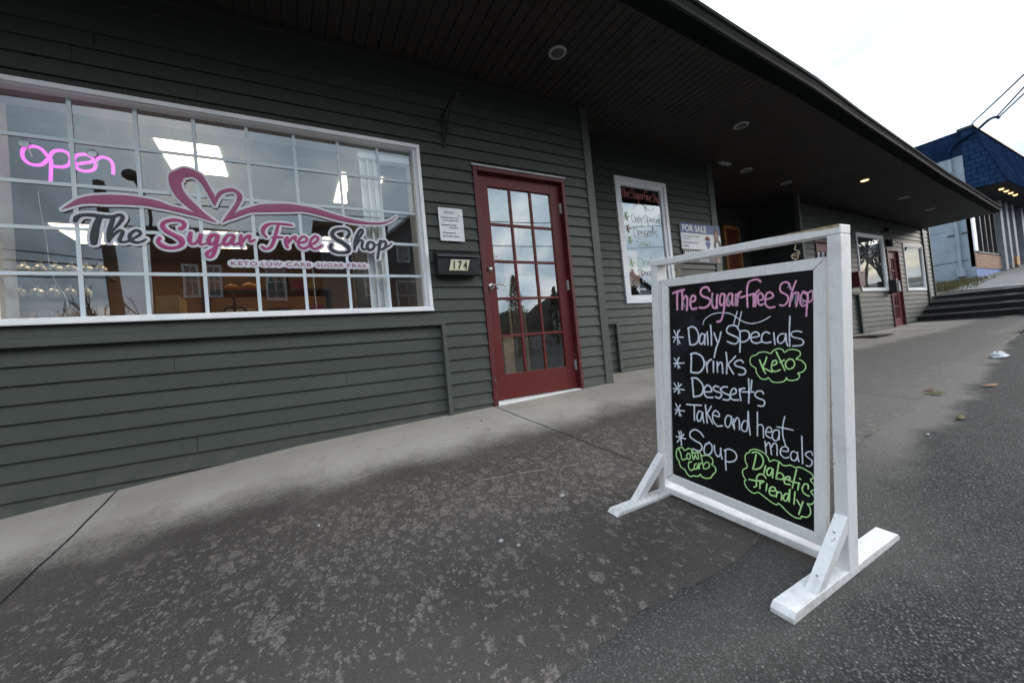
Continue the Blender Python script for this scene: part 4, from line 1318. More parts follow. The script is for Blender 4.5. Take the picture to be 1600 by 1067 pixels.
# room behind the menu window
mb = MB()
mb.poly(((2.95, 0.51, 0.4), (5.68, 0.51, 0.4), (5.68, 2.3, 0.4), (2.95, 2.3, 0.4)))
mb.obj('interior_floor', M['floor'], B)
mb = MB()
mb.poly(((2.95, 2.3, 0.4), (5.68, 2.3, 0.4), (5.68, 2.3, 3.33), (2.95, 2.3, 3.33)))
mb.obj('interior_back_wall', M['int_brown'], B)
for xw in (2.95, 5.68):
    mb = MB()
    mb.poly(((xw, 0.51, 0.4), (xw, 2.3, 0.4), (xw, 2.3, 3.33), (xw, 0.51, 3.33)))
    mb.obj('interior_side_wall', M['int_brown'], B)
mb = MB()
mb.poly(((2.95, 0.51, 3.33), (5.68, 0.51, 3.33), (5.68, 2.3, 3.33), (2.95, 2.3, 3.33)))
mb.obj('ceiling', M['int_brown'], B)

# ---------------------------------------------------------------- things in the shop window
neon = thing('open_sign', 'glowing pink neon sign reading open behind the shop window', 'sign', (-0.95, 0.12, 2.0))
M['neon'] = emit('pink_neon', (1.0, 0.10, 0.92), 0.42)
mb = MB()
for n in NEON:
    pts = bez([(n[i] / 1e4, n[i + 1] / 1e4) for i in range(0, len(n), 2)], 7)
    mb.tube([(p[0], 0.12, p[1]) for p in pts], 0.0085, 10)
mb.obj('neon_tube', M['neon'], neon)
M['clear'] = simple('clear_plastic_cup', (0.45, 0.47, 0.48), 0.15, 0.05)
for x, z in ((-1.238, 2.285), (-0.958, 2.27)):
    mb = MB()
    mb.lathe([(0.0, 0.0), (0.012, -0.002), (0.022, -0.014), (0.024, -0.02)], (x, 0.06, z), 18, 'y')
    mb.tube([(x, 0.062, z), (x, 0.10, z - 0.02), (x, 0.118, z - 0.045)], 0.003, 6)
    mb.obj('suction_cup', M['clear'], neon)
mb = MB()
mb.tube(bez([(-1.222, 0.12, 2.055), (-1.22, 0.12, 1.95), (-1.20, 0.11, 1.75), (-1.19, 0.10, 1.60), (-1.17, 0.10, 1.50), (-1.13, 0.10, 1.40), (-1.12, 0.10, 1.28)]), 0.0014, 6)
mb.obj('cable', M['galv'], neon)

# vertical blinds drawn together
M['blind'] = simple('pale_vertical_blind', (0.84, 0.87, 0.88), 0.6, 0.05, 2)
vb = thing('vertical_blind', 'pale vertical blind slats drawn together behind the shop window', 'blind', (0.67, 0.12, 1.28))
for k, (x, y, a) in enumerate(((0.605, 0.12, 0.5), (0.630, 0.135, 0.3), (0.655, 0.11, 0.7), (0.680, 0.14, 0.25), (0.708, 0.12, 0.6), (0.735, 0.135, 0.4))):
    mb = MB()
    c, s_ = math.cos(a) * 0.019, math.sin(a) * 0.030
    mb.grid([[(x - c, y - s_, z), (x + 0.002, y - 0.006, z), (x + c, y + s_, z)] for z in (1.29, 2.50)])
    mb.obj('slat', M['blind'], vb)
mb = MB()
mb.box(0.585, 0.99, 0.09, 0.16, 2.51, 2.56)
mb.obj('head_rail', M['plain_white'], vb)

# ---------------------------------------------------------------- goods inside
rnd = random.Random(11)
M['wood'] = simple('pale_birch_wood', (0.66, 0.47, 0.25), 0.55, 0.15, 4)
M['dwood'] = simple('dark_stained_wood', (0.10, 0.055, 0.03), 0.5, 0.2, 4)
M['card'] = simple('brown_cardboard', (0.33, 0.20, 0.10), 0.75, 0.08, 5)
M['pump'] = simple('orange_pumpkin_skin', (0.60, 0.22, 0.05), 0.5, 0.15, 9)
M['greenstem'] = simple('dry_stem', (0.16, 0.13, 0.06), 0.8)
cb = thing('display_cabinet', 'pale wooden cabinet with plain door standing in the shop', 'cabinet', (-1.06, 2.15, FZ))
mb = MB()
mb.box(-1.15, -0.965, 2.0, 2.35, FZ, 1.735)
mb.obj('body', M['wood'], cb, 0.004)
mb = MB()
mb.box(-1.135, -0.98, 1.985, 1.999, FZ + 0.1, 1.70)
mb.obj('door', M['wood'], cb, 0.003)


def shelf_unit(name, label, x0, x1, y0, y1, levels, mat):
    t = thing(name, label, 'shelf', ((x0 + x1) / 2, (y0 + y1) / 2, FZ))
    for z in levels:
        mb = MB()
        mb.box(x0, x1, y0, y1, z - 0.02, z)
        mb.obj('shelf_board', mat, t)
    for a in (x0, x1 - 0.03):
        mb = MB()
        mb.box(a, a + 0.03, y0 + 0.001, y1 - 0.001, FZ, max(levels) - 0.021)
        mb.obj('side_panel', mat, t)
    return t


shelf_unit('display_shelf', 'low dark wooden display shelf carrying pumpkins in the shop', -0.75, 0.45, 1.75, 2.15, (1.0, 1.42, 1.75), M['dwood'])
shelf_unit('display_table', 'pale wooden table of packets at the left of the shop window', -2.15, -1.30, 1.3, 2.0, (0.9, 1.42), M['wood'])
ts = thing('stepped_shelf', 'stepped shelf of silver wrapped goods near the left wall of the shop', 'shelf', (-2.17, 2.3, FZ))
for k_, z_ in enumerate((1.4, 1.75, 2.05)):
    mb = MB()
    mb.box(-2.6, -1.62, 1.85 + 0.3 * k_, 2.149 + 0.3 * k_, z_ - 0.03, z_)
    mb.box(-2.6, -1.62, 1.86 + 0.3 * k_, 1.88 + 0.3 * k_, z_ - 0.34, z_ - 0.031)
    mb.obj('shelf_board', M['dwood'], ts)
for a_ in (-2.6, -1.65):
    mb = MB()
    mb.box(a_, a_ + 0.03, 1.89, 2.14, FZ, 1.369)
    mb.obj('side_panel', M['dwood'], ts)


def small_box(name, label, cat, x, y, z, w, d, h, mat, group=None, rot=0):
    mb = MB()
    c, s_ = math.cos(rot), math.sin(rot)
    P = lambda a, b, e: (x + a * c - b * s_, y + a * s_ + b * c, z + e)
    mb.hexa([P(-w / 2, -d / 2, 0), P(w / 2, -d / 2, 0), P(w / 2, d / 2, 0), P(-w / 2, d / 2, 0), P(-w / 2, -d / 2, h), P(w / 2, -d / 2, h), P(w / 2, d / 2, h), P(-w / 2, d / 2, h)])
    mb.box(x - w * 0.3, x + w * 0.3, y - d * 0.4, y + d * 0.4, z + h, z + h + 0.004)
    return tag(mb.obj(name, mat), label, cat, group)


pal = [(0.62, 0.44, 0.26), (0.74, 0.62, 0.46), (0.24, 0.18, 0.14), (0.66, 0.44, 0.2), (0.5, 0.5, 0.52)]
PM = [simple('packet_card_%s' % n, c, 0.6, 0.1, 12) for n, c in zip(('tan', 'cream', 'brown', 'ochre', 'grey'), pal)]
for i in range(9):
    small_box('packet', 'small cardboard packet in the row on the pale table', 'packet', -2.06 + i * 0.085, 1.42 + 0.03 * (i % 3), 1.42, 0.07, 0.05, 0.09 + 0.03 * rnd.random(), PM[i % 5], 'packets on the pale table', rnd.uniform(-0.3, 0.3))
M['silver'] = simple('crumpled_silver_wrap', (0.75, 0.72, 0.66), 0.25, 0.35, 30, metal=0.3)
for i in range(24):
    z = (1.4, 1.75, 2.05)[i % 3]
    gx_, gy_ = -2.55 + 0.112 * (i // 3) + 0.03 * (i % 3), 1.98 + 0.3 * (i % 3)
    mb = MB()
    mb.ball((gx_, gy_, z + 0.062), 0.05, 0.045, 0.062, 10, 0.25, i)
    mb.box(gx_ - 0.012, gx_ + 0.012, gy_ - 0.01, gy_ + 0.01, z + 0.11, z + 0.15)
    tag(mb.obj('wrapped_gift', M['silver']), 'silver wrapped bag among those on the stepped shelf', 'gift', 'silver wrapped bags on the stepped shelf')


def pumpkin(x, y, z, r, label):
    t = thing('pumpkin', label, 'pumpkin', (x, y, z))
    mb = MB()
    mb.ball((x, y, z + r * 0.72), r, r, r * 0.72, 20, 0.05, 2)
    mb.obj('flesh', M['pump'], t)
    mb = MB()
    mb.tube([(x, y, z + r * 1.38), (x + 0.01, y, z + r * 1.65)], [0.018, 0.012], 6)
    mb.obj('stem', M['greenstem'], t)


pumpkin(-0.50, 1.93, 1.75, 0.062, 'smaller orange pumpkin at the left end of the dark shelf')
pumpkin(-0.34, 1.95, 1.75, 0.075, 'larger orange pumpkin on the dark shelf')
for i, (x, lab, c) in enumerate(((-0.14, 'dark green bottle on the dark shelf beside the pumpkins', (0.02, 0.05, 0.02)), (-0.06, 'brown bottle on the dark shelf between two bottles', (0.08, 0.03, 0.01)), (0.02, 'black bottle on the dark shelf next to the red bag', (0.015, 0.015, 0.017)))):
    mb = MB()
    mb.lathe([(0.0, 0), (0.03, 0), (0.031, 0.11), (0.012, 0.15), (0.011, 0.19), (0.0, 0.19)], (x, 1.9, 1.75), 16)
    tag(mb.obj('bottle', simple('bottle_glass_%s' % ('green', 'amber', 'black')[i], c, 0.15)), lab, 'bottle')
small_box('gift_bag', 'red paper gift bag on the dark shelf', 'bag', 0.12, 1.92, 1.75, 0.11, 0.06, 0.12, simple('red_paper', (0.35, 0.03, 0.05), 0.5))
small_box('gift_bag', 'yellow paper gift bag at the right end of the dark shelf', 'bag', 0.26, 1.92, 1.75, 0.07, 0.05, 0.11, simple('yellow_paper', (0.45, 0.36, 0.04), 0.5))
small_box('gift_box', 'pink gift box low on the display shelf', 'box', 0.30, 1.85, 1.42, 0.12, 0.1, 0.15, simple('pink_paper', (0.45, 0.08, 0.14), 0.5))
small_box('storage_box', 'pale wooden box on the lower board of the display shelf', 'box', -0.43, 1.88, 1.42, 0.26, 0.16, 0.13, M['wood'])
small_box('storage_box', 'dark wooden box on the lower board of the display shelf', 'box', -0.08, 1.88, 1.42, 0.2, 0.16, 0.14, M['dwood'])
ch = thing('bentwood_chair', 'dark bentwood chair back seen low in the shop window', 'chair', (-0.43, 1.35, FZ))
mb = MB()
mb.tube(bez([(-0.53, 1.3, FZ + 0.5), (-0.53, 1.3, 1.42), (-0.43, 1.3, 1.50), (-0.33, 1.3, 1.42), (-0.33, 1.3, FZ + 0.5)]), 0.012, 8)
mb.tube([(-0.43, 1.3, FZ + 0.45), (-0.43, 1.3, 1.64)], 0.012, 8)
mb.obj('back', M['dwood'], ch)
mb = MB()
mb.lathe([(0.0, 0.02), (0.2, 0.02), (0.21, 0.0), (0.2, -0.02), (0.0, -0.02)], (-0.43, 1.45, FZ + 0.46), 20)
mb.obj('seat', M['dwood'], ch)
for dx, dy in ((-0.13, -0.12), (0.13, -0.12), (-0.13, 0.14), (0.13, 0.14)):
    mb = MB()
    mb.tube([(-0.43 + dx, 1.45 + dy, FZ), (-0.43 + dx * 0.9, 1.45 + dy * 0.9, FZ + 0.44)], 0.014, 8)
    mb.obj('leg', M['dwood'], ch)
# behind the door
small_box('cardboard_box', 'brown cardboard carton behind the door pane by the handle', 'box', 2.06, 0.72, 1.435, 0.14, 0.2, 0.16, M['card'])
mb = MB()
mb.box(1.9, 2.2, 0.62, 0.95, 1.40, 1.434)
mb.box(1.92, 1.96, 0.64, 0.93, FZ, 1.3995)
mb.box(2.14, 2.18, 0.64, 0.93, FZ, 1.3995)
tag(mb.obj('stool', M['dwood']), 'dark stool carrying the carton behind the door', 'stool')
mb = MB()
mb.box(2.005, 2.13, 0.60, 0.618, FZ, 1.02)
mb.lathe([(0.02, -0.006), (0.032, -0.006), (0.034, 0.0)], (2.04, 0.6, 0.97), 18, 'y')
tag(mb.obj('wood_panel', M['wood']), 'pale wooden panel leaning behind the lowest door pane', 'panel')
for i, (x, lab) in enumerate(((2.13, 'left pale wooden pole standing behind the door panes'), (2.275, 'middle pale wooden pole standing behind the door panes'), (2.315, 'right pale wooden pole standing behind the door panes'))):
    mb = MB()
    mb.tube([(x + 0.02, 0.66, FZ), (x, 0.62, 2.2)], 0.014, 8)
    mb.lathe([(0.0, 0.03), (0.016, 0.02), (0.016, 0.0)], (x, 0.62, 2.2), 8)
    tag(mb.obj('wooden_pole', M['wood']), lab, 'pole')
mb = MB()
mb.box(2.36, 2.80, 0.62, 0.66, FZ, 1.40)
mb.box(2.33, 2.83, 0.58, 0.70, 1.40, 1.43)
tag(mb.obj('brown_screen', M['dwood']), 'dark brown wooden screen behind the right door panes', 'screen')
mb = MB()
mb.hexa(((2.24, 0.55, 1.44), (2.46, 0.55, 1.44), (2.46, 0.553, 1.44), (2.24, 0.553, 1.44), (2.24, 0.555, 1.66), (2.46, 0.555, 1.66), (2.46, 0.558, 1.66), (2.24, 0.558, 1.66)))
tag(mb.obj('paper_notice', M['plain_white']), 'white printed paper hanging behind the middle door pane', 'notice')
mb = MB()
mb.box(3.83, 4.16, 0.60, 0.605, 1.55, 2.02)
tag(mb.obj('peach_poster', simple('peach_paper', (0.55, 0.36, 0.26), 0.7, 0.05)), 'peach coloured paper hanging behind the menu window', 'poster')
mb = MB()
mb.box(3.86, 3.98, 0.62, 0.74, 1.42, 1.58)
mb.box(3.85, 3.99, 0.61, 0.75, 1.40, 1.419)
tag(mb.obj('orange_carton', simple('orange_carton_card', (0.48, 0.22, 0.05), 0.6)), 'orange carton on the sill behind the menu window', 'box')

# ---------------------------------------------------------------- on the wall
mbx = thing('mailbox', 'black wall mailbox numbered 174 beside the red door', 'mailbox', (1.285, 0, 1.52))
mb = MB()
mb.prism([(1.10, 0.0 - 0.012, 1.525), (1.10, -0.105, 1.525), (1.10, -0.115, 1.66), (1.10, -0.012, 1.715)][::-1], (0.37, 0, 0))
mb.obj('body', M['black'], mbx, 0.006)
mb = MB()
mb.prism([(1.095, -0.013, 1.735), (1.095, -0.128, 1.688), (1.095, -0.131, 1.668), (1.095, -0.125, 1.668), (1.095, -0.120, 1.676), (1.095, -0.013, 1.720)], (0.38, 0, 0))
mb.obj('lid', M['black'], mbx, 0.003)
mb = MB()
mb.hexa(((1.188, -0.1195, 1.556), (1.350, -0.1195, 1.556), (1.350, -0.108, 1.556), (1.188, -0.108, 1.556), (1.212, -0.1225, 1.646), (1.378, -0.1225, 1.646), (1.378, -0.108, 1.646), (1.212, -0.108, 1.646)))
pl = mb.obj('number_plate', M['cream'], mbx)
for ch_, x in (('1', 1.213), ('7', 1.262), ('4', 1.313)):
    sub(words('numeral', ch_, 0.098, M['ink'], None, (x, -0.1245, 1.567), shear=0.12, offset=0.0016, xs=0.72), pl)
nb = thing('notice_board', 'small white board of handwritten specials above the mailbox', 'sign', (1.28, 0, 1.83))
mb = MB()
mb.box(1.172, 1.390, -0.026, -0.014, 1.830, 2.114)
mb.obj('board', M['plain_white'], nb, 0.003)
mb = MB()
frame_ring(mb, 1.172, 1.390, 1.830, 2.114, 0.010, -0.029, -0.0262)
mb.obj('board_edge', M['vinyl'], nb)
M['grey_ink'] = simple('grey_marker', (0.30, 0.31, 0.33), 0.6)
for body, z, sz, mt, dx in (('SPECIALS', 2.067, 0.028, M['grey_ink'], 0.045), ('Hot', 2.048, 0.016, M['ink'], 0.168), ('# Chicken Carrot Curry', 2.026, 0.0185, M['ink'], 0.016), ('- Sweet Sour Meatballs Rice', 2.003, 0.0155, M['ink'], 0.024), ('# Jalapeno Pork Rings', 1.962, 0.0185, M['ink'], 0.016), ('- Homemade $9', 1.940, 0.0160, M['ink'], 0.080), ('# Soup of the Day', 1.894, 0.0180, M['ink'], 0.026), ('Bacon Cauliflower Cheddar', 1.866, 0.0155, M['ink'], 0.022)):
    words('writing', body, sz, mt, nb, (1.172 + dx, -0.0275, z), shear=0.25, offset=0.0003, extrude=0.0003, xs=0.85)
br = thing('hanging_bracket', 'black wrought iron scroll bracket under the eave', 'bracket', (1.285, 0, 2.65))
mb = MB()
mb.box(1.272, 1.298, -0.024, -0.012, 2.655, 2.93)
mb.obj('back_plate', M['iron'], br)
mb = MB()
mb.tube([(1.285, -0.02, 2.925), (1.285, -0.42, 2.925)], 0.009, 8)
mb.tube(bez([(1.285, -0.022, 2.70), (1.285, -0.10, 2.74), (1.285, -0.17, 2.83), (1.285, -0.26, 2.91)]), 0.007, 8)
mb.obj('arm', M['iron'], br)
mb = MB()
sp_ = lambda cy, cz, r, t0, t1, n=22: [(1.285, cy + r * (1 - 0.65 * i / n) * math.cos(t0 + (t1 - t0) * i / n), cz + r * (1 - 0.65 * i / n) * math.sin(t0 + (t1 - t0) * i / n)) for i in range(n + 1)]
for a_ in ((-0.075, 2.86, 0.05, -1.5, 7), (-0.07, 2.77, 0.035, 2.0, 9), (-0.36, 2.885, 0.035, 1.5, 8)):
    mb = MB()
    mb.tube(sp_(*a_), 0.005, 6)
    mb.obj('scroll', M['iron'], br)

# estate agent's board
M['sblue'] = simple('blue_sign_print', (0.065, 0.12, 0.30), 0.5, 0.04)
M['sgrey'] = simple('charcoal_sign_print', (0.06, 0.065, 0.08), 0.5, 0.05)
M['sred'] = simple('red_sign_print', (0.50, 0.03, 0.04), 0.5)
M['smid'] = simple('grey_sign_text', (0.28, 0.30, 0.33), 0.5)
fs = thing('for_sale_sign', 'white and blue for sale board on the wall beside the covered entry', 'sign', (5.3, 0.42, 1.84))
FY = 0.418
mb = MB()
mb.box(4.855, 5.745, FY, FY + 0.012, 2.036, 2.404)
mb.obj('panel', M['plain_white'], fs)
mb = MB()
mb.box(4.855, 5.745, FY - 0.0012, FY - 0.0002, 2.266, 2.404)
mb.obj('header', M['sblue'], fs)
mb = MB()
mb.box(4.865, 5.735, FY - 0.001, FY + 0.010, 1.840, 2.034)
mb.obj('name_panel', M['sgrey'], fs)
o = words('sign_writing', 'FOR SALE', 0.125, M['plain_white'], fs, (4.89, FY - 0.0022, 2.292), offset=0.0042, spacing=1.02, xs=0.98)
words('sign_writing', 'NADIA', 0.088, M['plain_white'], fs, (4.90, FY - 0.0022, 1.948), offset=0.0026)
words('sign_writing', 'REALTOR', 0.050, M['plain_white'], fs, (5.20, FY - 0.0022, 1.865), offset=0.001)
words('sign_writing', 'COASTAL VALLEY REALTY GROUP', 0.030, M['smid'], fs, (4.888, FY - 0.0022, 2.210), extrude=0.0003, xs=0.78)
words('sign_writing', '250.555.0148', 0.030, M['smid'], fs, (4.888, FY - 0.0022, 2.172), extrude=0.0003, xs=0.8)
words('sign_writing', 'info@coastalvalleyhomes.ca', 0.032, M['sblue'], fs, (4.888, FY - 0.0022, 2.122), extrude=0.0003, xs=0.85)
words('sign_writing', 'realtor', 0.040, M['sblue'], fs, (4.888, FY - 0.0022, 2.070), extrude=0.0003, offset=0.0008)
mb = MB()
bc, bz, brr = 5.435, 2.188, 0.060
top = [(bc + brr * math.cos(a), FY - 0.0015, bz + brr * 0.8 * math.sin(a)) for a in [math.pi * i / 14 for i in range(15)]]
mb.prism(top[::-1] + [(bc - brr * 0.5, FY - 0.0015, bz + 0.010), (bc, FY - 0.0015, bz + 0.022), (bc + brr * 0.5, FY - 0.0015, bz + 0.010)], (0, 0.001, 0))
em = mb.obj('emblem', M['sred'], fs)
mb = MB()
mb.prism([(bc - brr, FY - 0.0015, bz - 0.042), (bc, FY - 0.0015, bz - 0.028), (bc + brr, FY - 0.0015, bz - 0.042), (bc + 0.052, FY - 0.0015, bz - 0.075), (bc + 0.014, FY - 0.0015, bz - 0.140), (bc - 0.014, FY - 0.0015, bz - 0.140), (bc - 0.052, FY - 0.0015, bz - 0.075)], (0, 0.001, 0))
mb.obj('emblem', M['sblue'], fs)
words('emblem_text', 'RE/MAX', 0.032, M['sblue'], fs, (bc - 0.052, FY - 0.0022, bz - 0.022), extrude=0.0003, offset=0.0006)
# printed portrait of a person with long hair and a dark jacket
pr = lambda pts, mt, dy, nm: (lambda m_: m_.obj(nm, mt, fs))((lambda m_: (m_.prism([(x, FY - dy, z) for x, z in pts], (0, 0.0006, 0)), m_)[1])(MB()))
ell = lambda cx, cz, a, b, n=20: [(cx + a * math.cos(2 * math.pi * i / n), cz + b * math.sin(2 * math.pi * i / n)) for i in range(n)][::-1]
pr([(5.575, 2.036), (5.565, 2.12), (5.60, 2.19), (5.66, 2.20), (5.72, 2.18), (5.744, 2.12), (5.744, 2.036)][::-1], M['sgrey'], 0.0022, 'portrait')
pr(ell(5.645, 2.255, 0.052, 0.115), simple('brown_hair_print', (0.16, 0.11, 0.08), 0.6), 0.0030, 'portrait')
pr([(5.625, 2.036), (5.622, 2.15), (5.67, 2.15), (5.675, 2.036)][::-1], M['plain_white'], 0.0036, 'portrait')
pr(ell(5.648, 2.262, 0.032, 0.062), simple('skin_print', (0.48, 0.30, 0.22), 0.6), 0.0044, 'portrait')
pr(ell(5.648, 2.185, 0.016, 0.040), bpy.data.materials['skin_print'], 0.0042, 'portrait')
pr(ell(5.64, 1.885, 0.030, 0.036), bpy.data.materials['skin_print'], 0.0036, 'portrait')

# fittings of the far half
mb = MB()
mb.lathe([(0.0, -0.10), (0.07, -0.10), (0.085, -0.06), (0.085, -0.01), (0.04, 0.0)], (12.44, 0.585, 2.52), 18, 'y')
mb.box(12.40, 12.48, 0.55, 0.60, 2.56, 2.62)
tag(mb.obj('wall_lamp', M['black']), 'black round wall lamp just above the far red door', 'lamp')
mb = MB()
mb.lathe([(0.0, -0.08), (0.05, -0.07), (0.06, -0.01), (0.03, 0.0)], (12.42, 0.585, 2.83), 16, 'y')
mb.box(12.38, 12.46, 0.56, 0.598, 2.86, 2.90)
tag(mb.obj('security_camera', M['black']), 'dark fitting under the eave above the round wall lamp', 'camera')
t = thing('letter_box', 'black letter box with white papers beside the far red door', 'mailbox', (11.95, 0.5, 1.4))
mb = MB()
mb.box(12.20, 12.31, 0.44, 0.58, 1.33, 1.64)
mb.obj('body', M['black'], t, 0.01)
mb = MB()
mb.hexa(((12.315, 0.43, 1.36), (12.36, 0.42, 1.36), (12.36, 0.428, 1.36), (12.315, 0.438, 1.36), (12.315, 0.43, 1.60), (12.33, 0.42, 1.60), (12.33, 0.428, 1.60), (12.315, 0.438, 1.60)))
mb.obj('papers', M['plain_white'], t)
t = thing('wall_planter', 'dark red wall planter hanging left of the far windows', 'planter', (10.62, 0.45, 1.5))
mb = MB()
mb.prism([(10.20, 0.40, 1.76), (10.50, 0.40, 1.76), (10.46, 0.40, 1.48), (10.24, 0.40, 1.48)], (0, 0.18, 0))
mb.obj('pot', simple('dark_red_glaze', (0.11, 0.02, 0.025), 0.4), t, 0.01)
mb = MB()
mb.box(10.19, 10.51, 0.39, 0.59, 1.761, 1.79)
mb.obj('rim', simple('dark_red_rim', (0.13, 0.028, 0.03), 0.4), t)
mb = MB()
for i in range(3):
    mb.box(9.25 + i * 0.25, 9.495 + i * 0.25, -0.10, 0.36, gz(9.6, 0.2) + 0.010, gz(9.6, 0.2) + 0.030)
tag(mb.obj('doormat', simple('brown_black_mat', (0.035, 0.028, 0.024), 0.95, 0.3, 40)), 'dark doormat on the paving before the far half', 'doormat')

# ---------------------------------------------------------------- the chalkboard stand
q = dict(W2=.343, Wt=.3333, pw=.0332, T=1.0158, bh=.026, fh=.0265, ff=.3128, fb=.3056, nf=-.0287, pd=.0574, fw=.0572, ch=.0135)
A_ = Matrix(((-0.01305, 0.99968, -0.02155), (-0.99588, -0.01493, -0.0894), (-0.08969, 0.02029, 0.99576))).to_4x4()
A_ = A_.to_quaternion().to_matrix().to_4x4()
S_ = local_thing('chalkboard_sign', 'white wooden stand with hanging black chalkboard of handwritten daily specials', 'sign', Matrix.Translation((1.3907, -2.2798, 0.1284)) @ A_)
W2, Wt, pw, T, bh, fh = q['W2'], q['Wt'], q['pw'], q['T'], q['bh'], q['fh']
n0, n1b = q['nf'], q['nf'] + q['pd']


def leaning_post(s):
    mb = MB()
    o0, o1 = s * W2, s * Wt
    i0, i1 = s * (W2 - pw), s * (Wt - pw)
    a = [(o0, n0, fh), (i0, n0, fh), (i0, n1b, fh), (o0, n1b, fh), (o1, n0, T - bh), (i1, n0, T - bh), (i1, n1b, T - bh), (o1, n1b, T - bh)]
    if s > 0:
        a = [a[k] for k in (1, 0, 3, 2, 5, 4, 7, 6)]
    mb.hexa(a)
    return mb


def bevelled_foot(s):
    mb = MB()
    x0, x1 = sorted((s * W2, s * (W2 - q['fw'])))
    prof_ = [(-q['ff'] - q['ch'], 0.0), (q['fb'] + q['ch'], 0.0), (q['fb'] + q['ch'], fh * 0.5), (q['fb'], fh), (-q['ff'], fh), (-q['ff'] - q['ch'], fh * 0.5)]
    mb.prism([(x0, n_, w_) for n_, w_ in prof_], (x1 - x0, 0, 0))
    return mb


def brace(s):
    mb = MB()
    x0, x1 = sorted((s * (W2 - 0.0025), s * (W2 - 0.0335)))
    mb.prism([(x0, n_, w_) for n_, w_ in ((-0.202, fh + 0.0005), (-0.158, fh + 0.0005), (n0 - 0.0006, 0.140), (n0 - 0.0006, 0.190))], (x1 - x0, 0, 0))
    return mb


for s in (-1, 1):
    leaning_post(s).obj('post', M['white'], S_, 0.0018)
    bevelled_foot(s).obj('foot', M['white'], S_, 0.0022)
    b_ = brace(s).obj('brace', M['white'], S_, 0.0018)
    for n_, w_ in ((-0.162, 0.058), (-0.060, 0.150)):
        mb = MB()
        cx = s * (W2 - 0.018)
        d = Vector((-0.155, 0, 0)).normalized()
        k = (n_ + 0.202) / (n0 + 0.202)
        nn = -0.202 + (n0 + 0.202) * (w_ - fh) / (0.190 - fh)
        mb.lathe([(0.0, -0.0012), (0.0032, -0.0012), (0.0040, 0.0002)], (cx, nn - 0.0005, w_), 10, 'y')
        so = mb.obj('screw', M['galv'])
        so.parent = b_
mb = MB()
mb.box(-Wt, Wt, n0 - 0.0008, n1b, T - bh + 0.0006, T)
mb.obj('top_beam', M['white'], S_, 0.0022)
M['bare'] = simple('weathered_bare_wood', (0.42, 0.33, 0.20), 0.85, 0.35, 60)
mb = MB()
rr_ = random.Random(3)
zz = [(Wt - 0.001, n0 - 0.0016)] + [(Wt - 0.02 - 0.02 * k, n0 - 0.0016) for k in range(12)]
for k in range(11):
    x_a, x_b = Wt - 0.003 - 0.016 * k, Wt - 0.003 - 0.016 * (k + 1)
    da, db = 0.008 * (1 - k / 11) * (0.8 + 0.4 * rr_.random()), 0.008 * (1 - (k + 1) / 11)
    mb.poly(((x_b, n0 - 0.0011, T - 0.0005 - db), (x_a, n0 - 0.0011, T - 0.0005 - da), (x_a, n0 - 0.0011, T + 0.0006), (x_b, n0 - 0.0011, T + 0.0006)))
mb.poly(((Wt - 0.18, n0 - 0.0011, T + 0.0007), (Wt - 0.003, n0 - 0.0011, T + 0.0007), (Wt - 0.003, n0 + 0.03, T + 0.0007), (Wt - 0.16, n0 + 0.02, T + 0.0007)))
mb.obj('bare_wood_patch', M['bare'], S_)
mb = MB()
mb.box(-W2 + pw + 0.0005, W2 - pw - 0.0005, -0.034, 0.018, 0.027, 0.052)
mb.obj('bottom_rail', M['white'], S_, 0.002)
# the board hangs on two hooks and swings a little
PWD, PHT = 0.522, 0.790
Pn = lambda v: -0.025 + 0.025 * v / PHT
P3 = lambda u, v, h: (-0.268 + u + 0.0015, Pn(v) - h, 0.1105 + v * 1.0 + 0.006 * (1 - v / PHT) * (1 - 2 * u / PWD))
fwid = 0.0335
for nm, quad in (('top', [(-fwid, PHT + fwid), (PWD + fwid, PHT + fwid), (PWD, PHT), (0, PHT)]), ('bottom', [(0, 0), (PWD, 0), (PWD + fwid, -fwid), (-fwid, -fwid)]),
                 ('left', [(-fwid, PHT + fwid), (0, PHT), (0, 0), (-fwid, -fwid)]), ('right', [(PWD, PHT), (PWD + fwid, PHT + fwid), (PWD + fwid, -fwid), (PWD, 0)])):
    mb = MB()
    e = 0.0004
    c = (sum(p_[0] for p_ in quad) / 4, sum(p_[1] for p_ in quad) / 4)
    qd = [(u + (c[0] - u) * 0.004, v + (c[1] - v) * 0.004) for u, v in quad]
    f_ = [P3(u, v, 0.007) for u, v in qd]
    b_ = [P3(u, v, -0.014) for u, v in qd]
    mb.hexa([f_[3], f_[2], b_[2], b_[3], f_[0], f_[1], b_[1], b_[0]])
    mb.obj('board_frame', M['white'], S_, 0.0016)
mb = MB()
mb.grid([[P3(u, v, 0.0) for u in (0, PWD / 2, PWD)] for v in (0, PHT * 0.5, PHT)], False)
bd = mb.obj('chalkboard', M['board'], S_)
ROW = {'title': 'The Sugar free Shop', 'lowcarb': 'low carb', 'keto': 'keto'}
for key, strokes in BOARD.items():
    bins = {}
    for i, (c, w, p) in enumerate(strokes):
        pts = [(p[j] / 1e4, p[j + 1] / 1e4, w / 1e4) for j in range(0, len(p), 2)]
        mbk = bins.setdefault(c, MB())
        pts = [(a_, b_, w_ * 1.08) for a_, b_, w_ in pts]
        stroke(mbk, pts, 0.0005 + 0.000012 * i + (0.0004 if c == 3 else 0), lambda u, v, h: P3(u, v, h + 0.0002), 6, wob=0.10)
    for c, mbk in bins.items():
        o = mbk.obj('chalk_writing', M['chalk'][c])
        o.parent = bd
